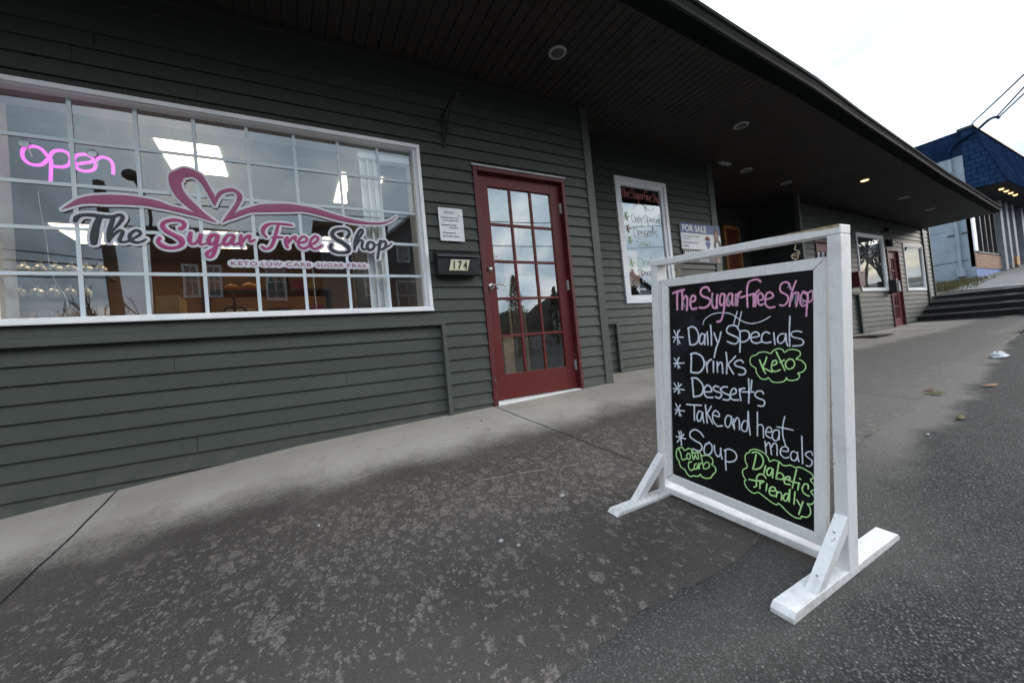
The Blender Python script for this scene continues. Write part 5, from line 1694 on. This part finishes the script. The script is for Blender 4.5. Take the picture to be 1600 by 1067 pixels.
for u in (0.475, 0.048):
    mb = MB()
    x0 = -0.268 + u
    z0 = T - bh
    mb.tube(bez([(x0, 0.0, z0 + 0.002), (x0, 0.0, z0 - 0.012), (x0 - 0.002, -0.002, z0 - 0.020), (x0 + 0.010, 0.0, z0 - 0.030), (x0 + 0.004, 0.0, z0 - 0.041), (x0 - 0.010, 0.0, z0 - 0.036)]), 0.0020, 8)
    mb.tube(bez([(x0 - 0.001, 0.0, 0.934), (x0 - 0.001, 0.0, 0.940)]) + [(x0 - 0.001 + 0.009 * math.sin(a), 0.004 * math.cos(a * 2), 0.949 - 0.009 * math.cos(a)) for a in [0.3 + 5.6 * i / 16 for i in range(17)]], 0.0019, 8)
    mb.obj('hook', simple('brass_hook', (0.45, 0.38, 0.27), 0.35, 0.1, 20, metal=0.9), S_)

# ---------------------------------------------------------------- steps up the hill and what stands beyond
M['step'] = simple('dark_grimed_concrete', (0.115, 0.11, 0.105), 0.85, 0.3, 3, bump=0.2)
M['riser'] = simple('near_black_step_riser', (0.016, 0.015, 0.015), 0.95, 0.3, 6)  # step fronts much darker than the treads
st = thing('concrete_steps', 'four wide dark concrete steps climbing beyond the shop', 'steps', (14.4, -1.5, 0.5))
SX = [13.76, 14.20, 14.65, 15.10]
SZ = [0.742, 0.895, 1.062, 1.222]
for i in range(4):
    mb = MB()
    x1 = SX[i + 1] if i < 3 else 16.4
    mb.hexa(((SX[i], -6, -0.2), (x1, -6, -0.2), (x1, 0.57, -0.2), (SX[i], 0.57, -0.2), (SX[i], -6, SZ[i] - 0.07), (x1, -6, SZ[i] - 0.07), (x1, 0.57, SZ[i]), (SX[i], 0.57, SZ[i])))
    s1 = mb.obj('step', M['step'], st, 0.012)
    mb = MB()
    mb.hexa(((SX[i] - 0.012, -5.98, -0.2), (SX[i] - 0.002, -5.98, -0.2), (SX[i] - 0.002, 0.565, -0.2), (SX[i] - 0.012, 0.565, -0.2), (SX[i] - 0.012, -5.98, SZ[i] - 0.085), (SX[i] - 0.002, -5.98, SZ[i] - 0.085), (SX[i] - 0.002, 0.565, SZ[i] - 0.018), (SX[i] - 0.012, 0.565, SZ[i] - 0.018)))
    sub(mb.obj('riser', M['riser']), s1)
mb = MB()
mb.grid([[(x, y, max(gz(x, y), 1.2) + 0.012 - (0.06 if y < 0.5 and x < 16.5 else 0.0)) for y in (-6, -3, 0.6, 1.0)] for x in (16.35, 17, 18, 20, 22, 26, 34, 50)])
structure(mb.obj('upper_pavement', simple('grey_hill_pavement', (0.14, 0.14, 0.14), 0.85, 0.2, 2)))

M['bblue'] = simple('pale_blue_painted_block', (0.25, 0.30, 0.355), 0.7, 0.10, 2.5, bump=0.15)
M['navy'] = simple('navy_blue_boards', (0.009, 0.019, 0.048), 1.0, 0.3, 2, spec=0.0)


def shingle_mat():
    t = NT('navy_shingles')
    br = t.n.new('ShaderNodeTexBrick')
    br.inputs['Scale'].default_value = 1.0
    br.inputs['Brick Width'].default_value = 0.26
    br.inputs['Row Height'].default_value = 0.17
    br.inputs['Mortar Size'].default_value = 0.018
    br.inputs['Color1'].default_value = (0.013, 0.030, 0.072, 1)
    br.inputs['Color2'].default_value = (0.017, 0.039, 0.090, 1)
    br.inputs['Mortar'].default_value = (0.004, 0.009, 0.024, 1)
    x = t.xyz()
    cb_ = t.n.new('ShaderNodeCombineXYZ')
    t.t.links.new(t.math('ADD', x['X'], x['Y']), cb_.inputs[0])
    t.t.links.new(x['Z'], cb_.inputs[1])
    t.t.links.new(cb_.outputs[0], br.inputs['Vector'])
    m = t.base(t.mix(t.math('MULTIPLY', t.noise(3, 5), 0.5), br.outputs['Color'], (0.02, 0.045, 0.10)), 0.9, 0.0)
    t.bump(br.outputs['Fac'], -0.4, 0.02)
    return m


def brick_mat():
    t = NT('tan_brick')
    br = t.n.new('ShaderNodeTexBrick')
    br.inputs['Scale'].default_value = 1.0
    br.inputs['Brick Width'].default_value = 0.30
    br.inputs['Row Height'].default_value = 0.085
    br.inputs['Mortar Size'].default_value = 0.012
    br.inputs['Color1'].default_value = (0.36, 0.22, 0.15, 1)
    br.inputs['Color2'].default_value = (0.44, 0.29, 0.20, 1)
    br.inputs['Mortar'].default_value = (0.14, 0.10, 0.085, 1)
    x = t.xyz()
    cb_ = t.n.new('ShaderNodeCombineXYZ')
    t.t.links.new(t.math('ADD', x['X'], x['Y']), cb_.inputs[0])
    t.t.links.new(x['Z'], cb_.inputs[1])
    t.t.links.new(cb_.outputs[0], br.inputs['Vector'])
    return t.base(br.outputs['Color'], 0.85, 0.2)


bb = thing('blue_building', 'pale blue building with navy shingled overhang standing up the hill', 'building', (24, 4, 1.8))
BX, BY = 20.5, 0.86
mb = MB()
mb.poly(((BX, BY, 0.8), (BX, BY, 6.05), (BX, 10, 6.05), (BX, 10, 0.8))[::-1])
mb.poly(((BX, 10, 0.8), (40, 10, 0.8), (40, 10, 6.9), (BX, 10, 6.9)))
mb.poly(((40, BY, 1.0), (40, 10, 1.0), (40, 10, 6.9), (40, BY, 6.9)))
mb.box(BX, BX + 0.28, BY, BY + 0.10, 2.2, 4.75)
mb.obj('wall', M['bblue'], bb)
mb = MB()
rj = random.Random(2)
for z in (2.72, 3.55, 4.4, 5.2):
    y0 = BY + 0.3 + rj.random()
    for k in range(3):
        y1 = y0 + 0.4 + rj.random() * 0.9
        mb.box(BX - 0.006, BX - 0.0005, y0, y1, z, z + 0.016)
        y0 = y1 + rj.random() * 0.7
mb.box(BX - 0.012, BX - 0.0005, BY + 0.12, 3.2, 2.44, 2.465)
mb.obj('wall_joint', simple('dark_block_joint', (0.10, 0.14, 0.18), 0.8), bb)
mb = MB()
mb.box(BX - 0.02, BX - 0.0005, BY - 0.25, 10, 6.05, 6.86)
mb.obj('upper_boarding', M['navy'], bb)
mb = MB()
# mansard overhang: end face and sloping front
E0, E1, E2 = (BX - 0.021, 0.86, 4.83), (BX - 0.021, -0.02, 4.77), (BX - 0.021, 0.61, 6.86)
mb.prism([(BX - 0.021, 0.86, 4.83), (BX - 0.021, -0.04, 4.77), (BX - 0.021, 0.58, 6.86), (BX - 0.021, 0.86, 6.86)][::-1], (18, 0, 0))
mb.obj('shingled_overhang', shingle_mat(), bb)
mb = MB()
for k in range(9):
    z = 4.80 + k * 0.23
    y = -0.03 + (z - 4.77) / 2.09 * 0.62
    mb.hexa(((BX - 0.05, y - 0.02, z), (38.5, y - 0.02, z), (38.5, y + 0.03, z), (BX - 0.05, y + 0.03, z), (BX - 0.05, y + 0.045, z + 0.22), (38.5, y + 0.045, z + 0.22), (38.5, y + 0.06, z + 0.22), (BX - 0.05, y + 0.06, z + 0.22)))
mb.obj('shingle_course', M['navy'], bb)
mb = MB()
mb.box(BX - 0.06, 38.6, 0.52, 0.92, 6.862, 6.93)
mb.obj('parapet_cap', M['dark_trim'], bb)
mb = MB()
mb.poly(((BX - 0.02, -0.03, 4.762), (38.5, -0.03, 4.762), (38.5, 1.4, 4.80), (BX - 0.02, 1.4, 4.80)))
mb.obj('overhang_soffit', simple('black_blue_soffit', (0.010, 0.012, 0.020), 0.8), bb)
M['lamp_amber'] = emit('lit_amber_lamp', (1.0, 0.62, 0.24), 1.2)
for k in range(4):
    mb = MB()
    cx, cy = 21.6 + k * 0.62, 0.30
    mb.lathe([(0.0, -0.03), (0.045, -0.03), (0.058, -0.012), (0.062, 0.0)], (cx, cy, 4.762), 14)
    mb.obj('soffit_lamp', M['lamp_amber'], bb)
# shopfront
mb = MB()
mb.box(BX + 0.002, 25.4, BY - 0.03, BY + 0.12, 2.15, 2.66)
mb.obj('brick_plinth', brick_mat(), bb)
mb = MB()
mb.box(BX + 0.002, 25.4, BY - 0.005, BY + 0.1, 0.9, 2.149)
mb.obj('blue_base', simple('bright_blue_paint', (0.10, 0.19, 0.42), 0.6), bb)
mb = MB()
mb.box(BX + 0.28, 25.4, BY - 0.05, BY + 0.1, 2.661, 2.72)
for k in range(8):
    x = BX + 0.30 + k * 0.62
    mb.box(x, x + 0.07, BY - 0.03, BY + 0.06, 2.7205, 4.78)
mb.obj('shopfront_mullion', simple('brown_black_mullion', (0.030, 0.028, 0.030), 0.5), bb)
mb = MB()
mb.box(BX - 0.006, BX + 0.29, BY - 0.045, BY - 0.004, 2.7205, 4.78)
mb.obj('corner_post', M['vinyl'], bb)
mb = MB()
mb.poly(((BX + 0.28, BY + 0.02, 2.70), (25.3, BY + 0.02, 2.70), (25.3, BY + 0.02, 4.78), (BX + 0.28, BY + 0.02, 4.78)))
mb.obj('shopfront_glass', M['glass_far'], bb)
mb = MB()
mb.poly(((BX + 0.2, BY + 1.6, 1.5), (38, BY + 1.6, 1.5), (38, BY + 1.6, 5), (BX + 0.2, BY + 1.6, 5)))
mb.obj('interior_back_wall', M['backing'], bb)
M['greyp'] = simple('grey_blue_pilaster', (0.20, 0.23, 0.27), 0.6)
for x, w, h in ((23.6, 0.34, 4.76), (24.5, 0.30, 4.76), (25.4, 0.35, 4.76), (26.9, 0.4, 4.76), (28.4, 0.4, 4.76)):
    mb = MB()
    mb.box(x, x + w, BY - 0.14, BY + 0.2, 2.0, h)
    mb.obj('pilaster', M['greyp'], bb)
mb = MB()
mb.box(25.76, 26.85, BY + 0.02, BY + 0.08, 2.2, 4.5)
mb.obj('door', simple('dark_shop_door', (0.03, 0.03, 0.033), 0.4), bb)
mb = MB()
mb.box(24.9, 25.35, BY - 0.20, BY - 0.05, 2.30, 2.63)
mb.obj('wood_box', M['jamb'], bb)
# service conduit up the gable
mb = MB()
cy = 1.16
mb.tube([(BX - 0.06, cy + 0.04, 2.15), (BX - 0.06, cy + 0.03, 3.4), (BX - 0.06, cy, 6.0)], 0.05, 10)
mb.obj('conduit', M['bblue'], bb)
mb = MB()
mb.tube(bez([(BX - 0.07, 1.16, 6.0), (BX - 0.07, 1.14, 6.25), (BX - 0.07, 0.98, 6.47), (BX - 0.07, 0.72, 6.57), (BX - 0.08, 0.45, 6.68), (BX - 0.08, 0.2, 6.86), (BX - 0.08, 0.05, 6.88), (BX - 0.08, -0.03, 6.80)]), 0.036, 10)
mb.obj('service_mast', M['navy'], bb)
mb = MB()
mb.box(BX - 0.14, BX - 0.01, cy - 0.06, cy + 0.14, 1.90, 2.18)
mb.obj('conduit_box', M['bblue'], bb, 0.02)
mb = MB()
mb.box(BX - 0.03, BX - 0.006, cy - 0.24, cy - 0.07, 3.38, 3.42)
mb.box(BX - 0.03, BX - 0.006, cy + 0.10, cy + 0.28, 3.36, 3.40)
mb.box(BX - 0.10, BX - 0.021, 1.85, 2.05, 6.25, 6.48)
mb.obj('conduit_clip', M['dark_trim'], bb)
mb = MB()
mb.poly(((BX, BY, 6.87), (40, BY, 6.87), (40, 10, 6.87), (BX, 10, 6.87)))
mb.obj('roof', M['roof'], bb)

# overhead wires to the service mast
for i, (a, b, sag, lab) in enumerate((((BX - 0.08, -0.02, 6.84), (BX - 9.0, -3.1, 5.6), 0.0, 'lowest overhead wire running to the bent service mast'),
                                      ((BX - 0.08, 0.0, 6.90), (BX - 9.0, -3.1, 5.95), 0.0, 'upper overhead wire running to the bent service mast'),
                                      ((BX - 0.1, 0.55, 6.95), (BX - 9.0, -4.4, 7.2), 0.12, 'thin wire rising steeply from the roof corner of the blue building'))):
    mb = MB()
    A3, B3 = Vector(a), Vector(b)
    mb.tube([A3.lerp(B3, t_ / 14) - Vector((0, 0, sag * 4 * (t_ / 14) * (1 - t_ / 14))) for t_ in range(15)], 0.022, 5)
    tag(mb.obj('overhead_wire', M['iron']), lab, 'wire')

# rough grass at the foot of the gable
rg = random.Random(8)
mb = MB()
for i in range(5200):
    x = rg.uniform(16.2, 20.45)
    y = rg.uniform(0.15 + (x - 16) * 0.06, 3.4)
    if y < 0.62 and rg.random() < 0.75:
        continue
    z = max(gz(x, y), 1.2) + 0.0
    h = rg.uniform(0.05, 0.17)
    a = rg.uniform(0, 6.28)
    w = 0.012
    lx, ly = rg.uniform(-0.06, 0.06), rg.uniform(-0.06, 0.06)
    mb.poly(((x - w * math.cos(a), y - w * math.sin(a), z), (x + w * math.cos(a), y + w * math.sin(a), z), (x + lx, y + ly, z + h)))


def grass_mat():
    t = NT('dry_rough_grass')
    f = t.noise(2.2, 4, 0.6)
    f2 = t.noise(35, 2)
    c = t.mix(t.smooth(f, 0.35, 0.65), (0.05, 0.055, 0.022), (0.16, 0.13, 0.07))
    return t.base(t.mix(t.math('MULTIPLY', f2, 0.6), c, (0.07, 0.075, 0.03)), 0.9, 0.1)


gm = grass_mat()
tag(mb.obj('grass', gm), 'rough dry grass along the foot of the blue building', 'grass', kind='stuff')
mb = MB()
mb.grid([[(x, y, max(gz(x, 0.6), 1.2) + 0.02 + 0.02 * (y - 0.6)) for y in (0.62, 1.0, 2, 3.5, 12)] for x in (15.2, 16, 17, 18, 19, 20, 20.49)])
structure(mb.obj('grass_bank', simple('earthy_bank', (0.10, 0.09, 0.055), 0.95, 0.3, 3)))

# ---------------------------------------------------------------- litter
mb = MB()
rl = random.Random(4)
px, py = 6.88, -1.93
rows = []
for a in range(7):
    th = math.pi * 0.5 * a / 6
    rows.append([(px + (0.11 * math.cos(th)) * math.cos(b) * rl.uniform(0.75, 1.2), py + 0.07 * math.cos(th) * math.sin(b) * rl.uniform(0.75, 1.2), gz(px, py) + 0.005 + 0.06 * math.sin(th) * rl.uniform(0.7, 1.2)) for b in [2 * math.pi * k / 11 for k in range(11)]])
for r_ in rows:
    r_.append(r_[0])
mb.grid(rows, False)
tag(mb.obj('crumpled_paper', simple('white_crumpled_paper', (0.55, 0.56, 0.58), 0.7, 0.08, 20)), 'crumpled white paper lying at the far edge of the paving', 'litter')
LM = [simple('brown_dead_leaf', (0.13, 0.06, 0.03), 0.8, 0.3, 30), simple('olive_dead_leaf', (0.10, 0.085, 0.035), 0.8, 0.3, 30), simple('tan_dead_leaf', (0.22, 0.14, 0.075), 0.8, 0.2, 30)]


def leaf(x, y, s, a, mat, label):
    mb = MB()
    z = gz(x, y) + 0.010
    c, sn = math.cos(a), math.sin(a)
    P = lambda u, v, h: (x + u * c - v * sn, y + u * sn + v * c, z + h)
    mb.grid([[P(-s, 0, 0.003), P(-s * 0.4, -s * 0.35, 0.001), P(s * 0.3, -s * 0.4, 0.001), P(s, -0.01, 0.012)], [P(-s, 0.004, 0.004), P(-s * 0.4, 0.004, s * 0.22), P(s * 0.3, 0.004, s * 0.28), P(s, 0, 0.014)], [P(-s, 0.008, 0.003), P(-s * 0.4, s * 0.35, 0.002), P(s * 0.3, s * 0.35, 0.004), P(s, 0.01, 0.012)]])
    tag(mb.obj('dead_leaf', mat), label, 'leaf')


leaf(4.93, -2.22, 0.06, -0.6, LM[2], 'tan curled leaf on the asphalt by the sandy edge')
leaf(4.30, -2.06, 0.07, -0.9, LM[1], 'olive dead leaf lying across the sandy paving edge')
leaf(4.42, -2.00, 0.05, -0.2, LM[0], 'brown dead leaf beside the olive one at the sandy edge')
leaf(3.56, -2.36, 0.05, 0.2, LM[1], 'small olive leaf on the asphalt nearer the chalkboard')
ST = simple('pale_pebble', (0.42, 0.41, 0.40), 0.7, 0.2, 40)
SD = simple('dark_pebble', (0.06, 0.06, 0.06), 0.7, 0.2, 40)
rp = random.Random(21)
for i, (x, y, r, m_) in enumerate(((-0.37, -0.98, 0.010, SD), (1.0, -1.72, 0.010, ST), (0.62, -1.86, 0.008, ST), (0.66, -1.92, 0.007, ST), (0.05, -1.30, 0.006, ST), (3.0, -2.36, 0.009, ST), (2.85, -1.9, 0.012, ST), (3.4, -2.9, 0.012, ST), (2.2, -2.9, 0.009, ST), (2.5, -3.1, 0.010, ST), (1.45, -2.02, 0.008, SD), (1.25, -0.35, 0.008, SD), (2.35, -1.95, 0.010, SD))):
    mb = MB()
    mb.ball((x, y, gz(x, y) + 0.006 + r * 0.4), r * rp.uniform(0.9, 1.5), r, r * 0.7, 10, 0.12, i)
    tag(mb.obj('pebble', m_), ('pale' if m_ is ST else 'dark') + ' loose pebble lying on the ground before the shop', 'pebble', 'pale loose pebbles' if m_ is ST else 'dark loose pebbles')

# added wooded rise that blocks low sky light behind the houses opposite
rh = random.Random(14)
mb = MB()
rows = []
for k in range(161):
    a = math.pi * (1.0 + k / 160)
    e = 0.105 + 0.025 * math.sin(k * 0.23) + 0.012 * math.sin(k * 0.9) + rh.uniform(-0.006, 0.010) + (0.04 if k < 55 else 0.0) - 0.10 * max(0.0, (k - 112) / 48)
    rows.append([(70 * math.cos(a) * d_, 70 * math.sin(a) * d_ - 2, -4 + (70 * d_ * e + 4) * hh) for d_, hh in ((1.0, 0.0), (1.01, 0.6), (1.04, 1.0), (1.2, 1.05))])
mb.grid(rows)
structure(mb.obj('sky_blocker_hills', simple('dark_blocker_hill', (0.030, 0.032, 0.026), 0.95, 0.4, 0.4)))

# ---------------------------------------------------------------- across the street (seen mirrored in the glass)


def far_wall(name, col):
    t = NT(name)
    z = t.xyz()['Z']
    f = t.math('FRACT', t.math('MULTIPLY', z, 5.5))
    return t.base(t.mix(t.smooth(f, 0.86, 0.96), col, mul(col, 0.35)), 0.7, 0.2)


def house(name, label, x0, x1, y, depth, zg, zt, mat, wins, gable=None, roofc=(0.05, 0.05, 0.055), eave_=0.35, trim=(0.55, 0.55, 0.53)):
    t = thing(name, label, 'house', ((x0 + x1) / 2, y, zg))
    mb = MB()
    mb.box(x0, x1, y - depth, y, zg, zt)
    if gable:
        mb.prism([(x0, y, zt), (x1, y, zt), ((x0 + x1) / 2, y, zt + gable)][::-1], (0, -depth, 0))
    mb.obj('wall', mat, t)
    mb = MB()
    if gable:
        for s in (-1, 1):
            xa = x0 - eave_ if s < 0 else x1 + eave_
            xm = (x0 + x1) / 2
            za = zt - eave_ * gable / ((x1 - x0) / 2)
            mb.hexa(((xa, y + eave_, za + 0.02), (xm, y + eave_, zt + gable + 0.02), (xm, y - depth - eave_, zt + gable + 0.02), (xa, y - depth - eave_, za + 0.02), (xa, y + eave_, za + 0.22), (xm, y + eave_, zt + gable + 0.22), (xm, y - depth - eave_, zt + gable + 0.22), (xa, y - depth - eave_, za + 0.22)))
    else:
        mb.box(x0 - eave_, x1 + eave_, y - depth - eave_, y + eave_, zt + 0.01, zt + 0.3)
    mb.obj('roof', simple(name + '_roof', roofc, 0.8), t)
    tm = bpy.data.materials.get('house_trim') or simple('house_trim', trim, 0.6)
    pm = bpy.data.materials.get('house_pane') or simple('house_pane', (0.03, 0.035, 0.045), 0.1, spec=0.8)
    for (a, b, c, d) in wins:
        mb = MB()
        frame_ring(mb, a, b, c, d, 0.10, y + 0.005, y + 0.07)
        mb.box((a + b) / 2 - 0.02, (a + b) / 2 + 0.02, y + 0.012, y + 0.05, c + 0.1, d - 0.1)
        mb.box(a + 0.1, b - 0.1, y + 0.013, y + 0.05, (c + d) / 2 - 0.03, (c + d) / 2 + 0.03)
        w = mb.obj('window', tm, t)
        mb = MB()
        mb.poly(((a, y + 0.010, c), (b, y + 0.010, c), (b, y + 0.010, d), (a, y + 0.010, d))[::-1])
        sub(mb.obj('pane', pm), w)
    return t


house('brown_house', 'red brown clapboard house across the street with white windows', -5.66, 1.45, -22, 9, -0.6, 8.25, far_wall('red_brown_boards', (0.10, 0.038, 0.022)), [(-4.5, -3.8, 5.0, 6.75), (-3.5, -2.85, 5.0, 6.75), (-0.95, 0.05, 4.8, 6.8), (-4.6, -3.2, 1.2, 3.0), (-1.2, 0.2, 1.2, 3.0)], eave_=0.18)
house('teal_house', 'dark teal clapboard house across the street with brown flat roof', 1.9, 5.3, -21, 8, -0.6, 8.7, far_wall('dark_teal_boards', (0.030, 0.078, 0.105)), [(2.6, 3.4, 2.2, 3.8), (4.0, 4.8, 4.8, 6.2)], roofc=(0.08, 0.05, 0.03), eave_=0.3)
house('grey_house', 'grey gabled house across the street with white window', 5.35, 11.3, -22.5, 9, -0.6, 8.4, far_wall('dark_grey_boards', (0.11, 0.115, 0.12)), [(6.4, 7.25, 7.2, 8.3), (6.2, 7.6, 4.2, 6.0), (9.0, 10.2, 4.2, 6.0)], gable=2.4, roofc=(0.30, 0.29, 0.28), eave_=0.5)
house('white_house', 'white gabled house far up the opposite side of the street', 27, 36, -26, 9, -0.4, 5.2, far_wall('off_white_boards', (0.45, 0.45, 0.44)), [(28.5, 30, 1.6, 3.4), (32, 33.6, 1.6, 3.4)], gable=2.4)
house('beige_house', 'beige flat roofed house down the opposite side of the street', -24, -12, -24, 9, -1.2, 3.4, far_wall('beige_boards', (0.30, 0.25, 0.19)), [(-22, -20, 0.6, 2.2), (-17, -15, 0.6, 2.2)])

up = thing('utility_pole', 'weathered wooden utility pole with lamp arm across the street', 'pole', (-3.35, -9, -0.4))
mb = MB()
mb.tube([(-3.33, -9, -0.5), (-3.40, -9, 2.5), (-3.56, -9, 5.6)], [0.15, 0.13, 0.10], 12)
mb.obj('shaft', simple('weathered_pole_wood', (0.10, 0.075, 0.055), 0.9, 0.3, 6), up)
mb = MB()
mb.tube(bez([(-3.50, -9, 4.3), (-3.0, -9, 4.2), (-2.72, -9, 4.6), (-2.75, -9, 5.2), (-2.95, -9, 5.75)]), 0.035, 8)
mb.obj('arm', M['iron'], up)
mb = MB()
mb.ball((-3.0, -9, 5.82), 0.17, 0.1, 0.14, 12)
mb.lathe([(0.0, 0.16), (0.05, 0.15), (0.06, 0.10)], (-3.0, -9, 5.80), 10)
mb.obj('lamp_head', M['iron'], up)
for k, (z0, z1, lab) in enumerate(((4.16, 3.75, 'topmost wire reaching the utility pole from the left'), (3.92, 3.60, 'second wire reaching the utility pole from the left'), (3.70, 3.45, 'third wire reaching the utility pole from the left'), (3.55, 3.36, 'lowest wire reaching the utility pole from the left'))):
    mb = MB()
    mb.tube([(-3.45 - 17 * t_ / 16, -9 - 2 * t_ / 16, z1 + (z0 - z1) * 9 * t_ / 16 - 1.2 * (t_ / 16) * (1 - t_ / 16)) for t_ in range(17)], 0.014 + 0.004 * (k == 1), 5)
    tag(mb.obj('street_wire', M['iron']), lab, 'wire')
for k, (x1, y1, z1_, lab) in enumerate(((30, -12, 9.0, 'upper wire running up the street from the pole'), (30, -12.4, 7.6, 'lower wire running up the street from the pole'))):
    mb = MB()
    mb.tube([(-3.5 + (x1 + 3.5) * t_ / 20, -9 + (y1 + 9) * t_ / 20, 5.2 - 0.6 * k + (z1_ - 5.2 + 0.6 * k) * t_ / 20 - 3.0 * (t_ / 20) * (1 - t_ / 20)) for t_ in range(21)], 0.016, 5)
    tag(mb.obj('street_wire', M['iron']), lab, 'wire')

M['bark'] = simple('grey_brown_bark', (0.075, 0.062, 0.052), 0.9, 0.25, 8)


def bare_tree(name, label, x, y, zg, h, spread, seed, depth=5, stems=1, group=None):
    rn = random.Random(seed)
    t = thing(name, label, 'tree', (x, y, zg), group)
    trunk, crown = MB(), MB()

    def grow(p, d, L, r, lev):
        n = 3
        pts, rad = [p], [r]
        q_ = Vector(p)
        dd_ = Vector(d)
        for i in range(n):
            dd_ = (dd_ + Vector((rn.uniform(-1, 1), rn.uniform(-1, 1), rn.uniform(-0.3, 0.7))) * 0.16).normalized()
            q_ = q_ + dd_ * (L / n)
            pts.append(tuple(q_))
            rad.append(r * (1 - 0.4 * (i + 1) / n))
        (trunk if lev == 0 else crown).tube(pts, rad, 7 if lev == 0 else (5 if lev < 3 else 3), cap=False)
        if lev >= depth:
            return
        for i in range(rn.choice((2, 3, 3)) if lev else 5):
            ax = Vector((rn.uniform(-1, 1), rn.uniform(-1, 1), rn.uniform(-0.2, 0.6)))
            nd = (dd_ + ax * spread).normalized()
            k = rn.uniform(0.35, 1.0)
            bp = Vector(pts[1]).lerp(q_, k) if lev == 0 else Vector(pts[1]).lerp(q_, rn.uniform(0.2, 1.0))
            grow(tuple(bp), nd, L * rn.uniform(0.58, 0.82), max(r * 0.6, 0.012), lev + 1)
    for s in range(stems):
        grow((x + rn.uniform(-0.3, 0.3) * (stems > 1), y, zg), (rn.uniform(-0.4, 0.4) * (stems > 1), rn.uniform(-0.2, 0.2), 1), h * 0.36, h * 0.022 + 0.035, 0)
    trunk.obj('trunk', M['bark'], t)
    crown.obj('crown', M['bark'], t)


bare_tree('bare_shrub', 'bare winter shrub left of the utility pole', -5.2, -14, -0.4, 4.6, 0.75, 3, 5, 3)
bare_tree('bare_shrub', 'bare winter shrub right of the utility pole', -3.7, -13.5, -0.4, 4.4, 0.75, 7, 5, 3)
bare_tree('bare_tree', 'large bare tree across the street beyond the grey house', 41, -9.5, 0.6, 8.0, 0.8, 12, 6)
bare_tree('bare_tree', 'second large bare tree farther up the opposite side of the street', 50, -11, 0.9, 9.0, 0.8, 31, 6)
bare_tree('bare_tree', 'bare tree opposite the covered entry', 15.5, -15, -0.2, 5.2, 0.75, 15, 5)


def conifer(x, y, zg, h, r, seed, label):
    rn = random.Random(seed)
    t = thing('conifer_tree', label, 'tree', (x, y, zg))
    mb = MB()
    mb.tube([(x, y, zg), (x, y, zg + h * 0.95)], [0.14, 0.03], 8)
    mb.obj('trunk', M['bark'], t)
    mb = MB()
    for i in range(2600):
        k = rn.random() ** 0.8
        z = zg + h * (0.1 + 0.9 * k)
        rad = r * (1 - k) ** 0.8 * rn.uniform(0.45, 1.08) * (1 + 0.2 * math.sin(z * 6))
        a = rn.uniform(0, 6.283)
        cx, cy, cz = x + rad * math.cos(a), y + rad * math.sin(a), z - 0.1 * rad
        w = rn.uniform(0.06, 0.15)
        v1 = Vector((rn.uniform(-1, 1), rn.uniform(-1, 1), rn.uniform(-0.8, 0.4))).normalized() * w
        v2 = Vector((rn.uniform(-1, 1), rn.uniform(-1, 1), rn.uniform(-1, 1))).normalized() * w * 0.6
        c_ = Vector((cx, cy, cz))
        mb.poly((c_ - v2, c_ + v1, c_ + v2))
    mb.obj('crown', bpy.data.materials.get('dark_conifer_needles') or simple('dark_conifer_needles', (0.035, 0.045, 0.022), 0.9, 0.4, 3), t)


conifer(13.5, -20, -0.3, 6.2, 1.2, 1, 'taller dark conifer across the street opposite the red door')
conifer(16.8, -20, -0.3, 5.4, 1.1, 2, 'shorter dark conifer across the street opposite the red door')
conifer(22.5, -17, -0.2, 5.0, 1.3, 3, 'dark conifer across the street opposite the menu window')
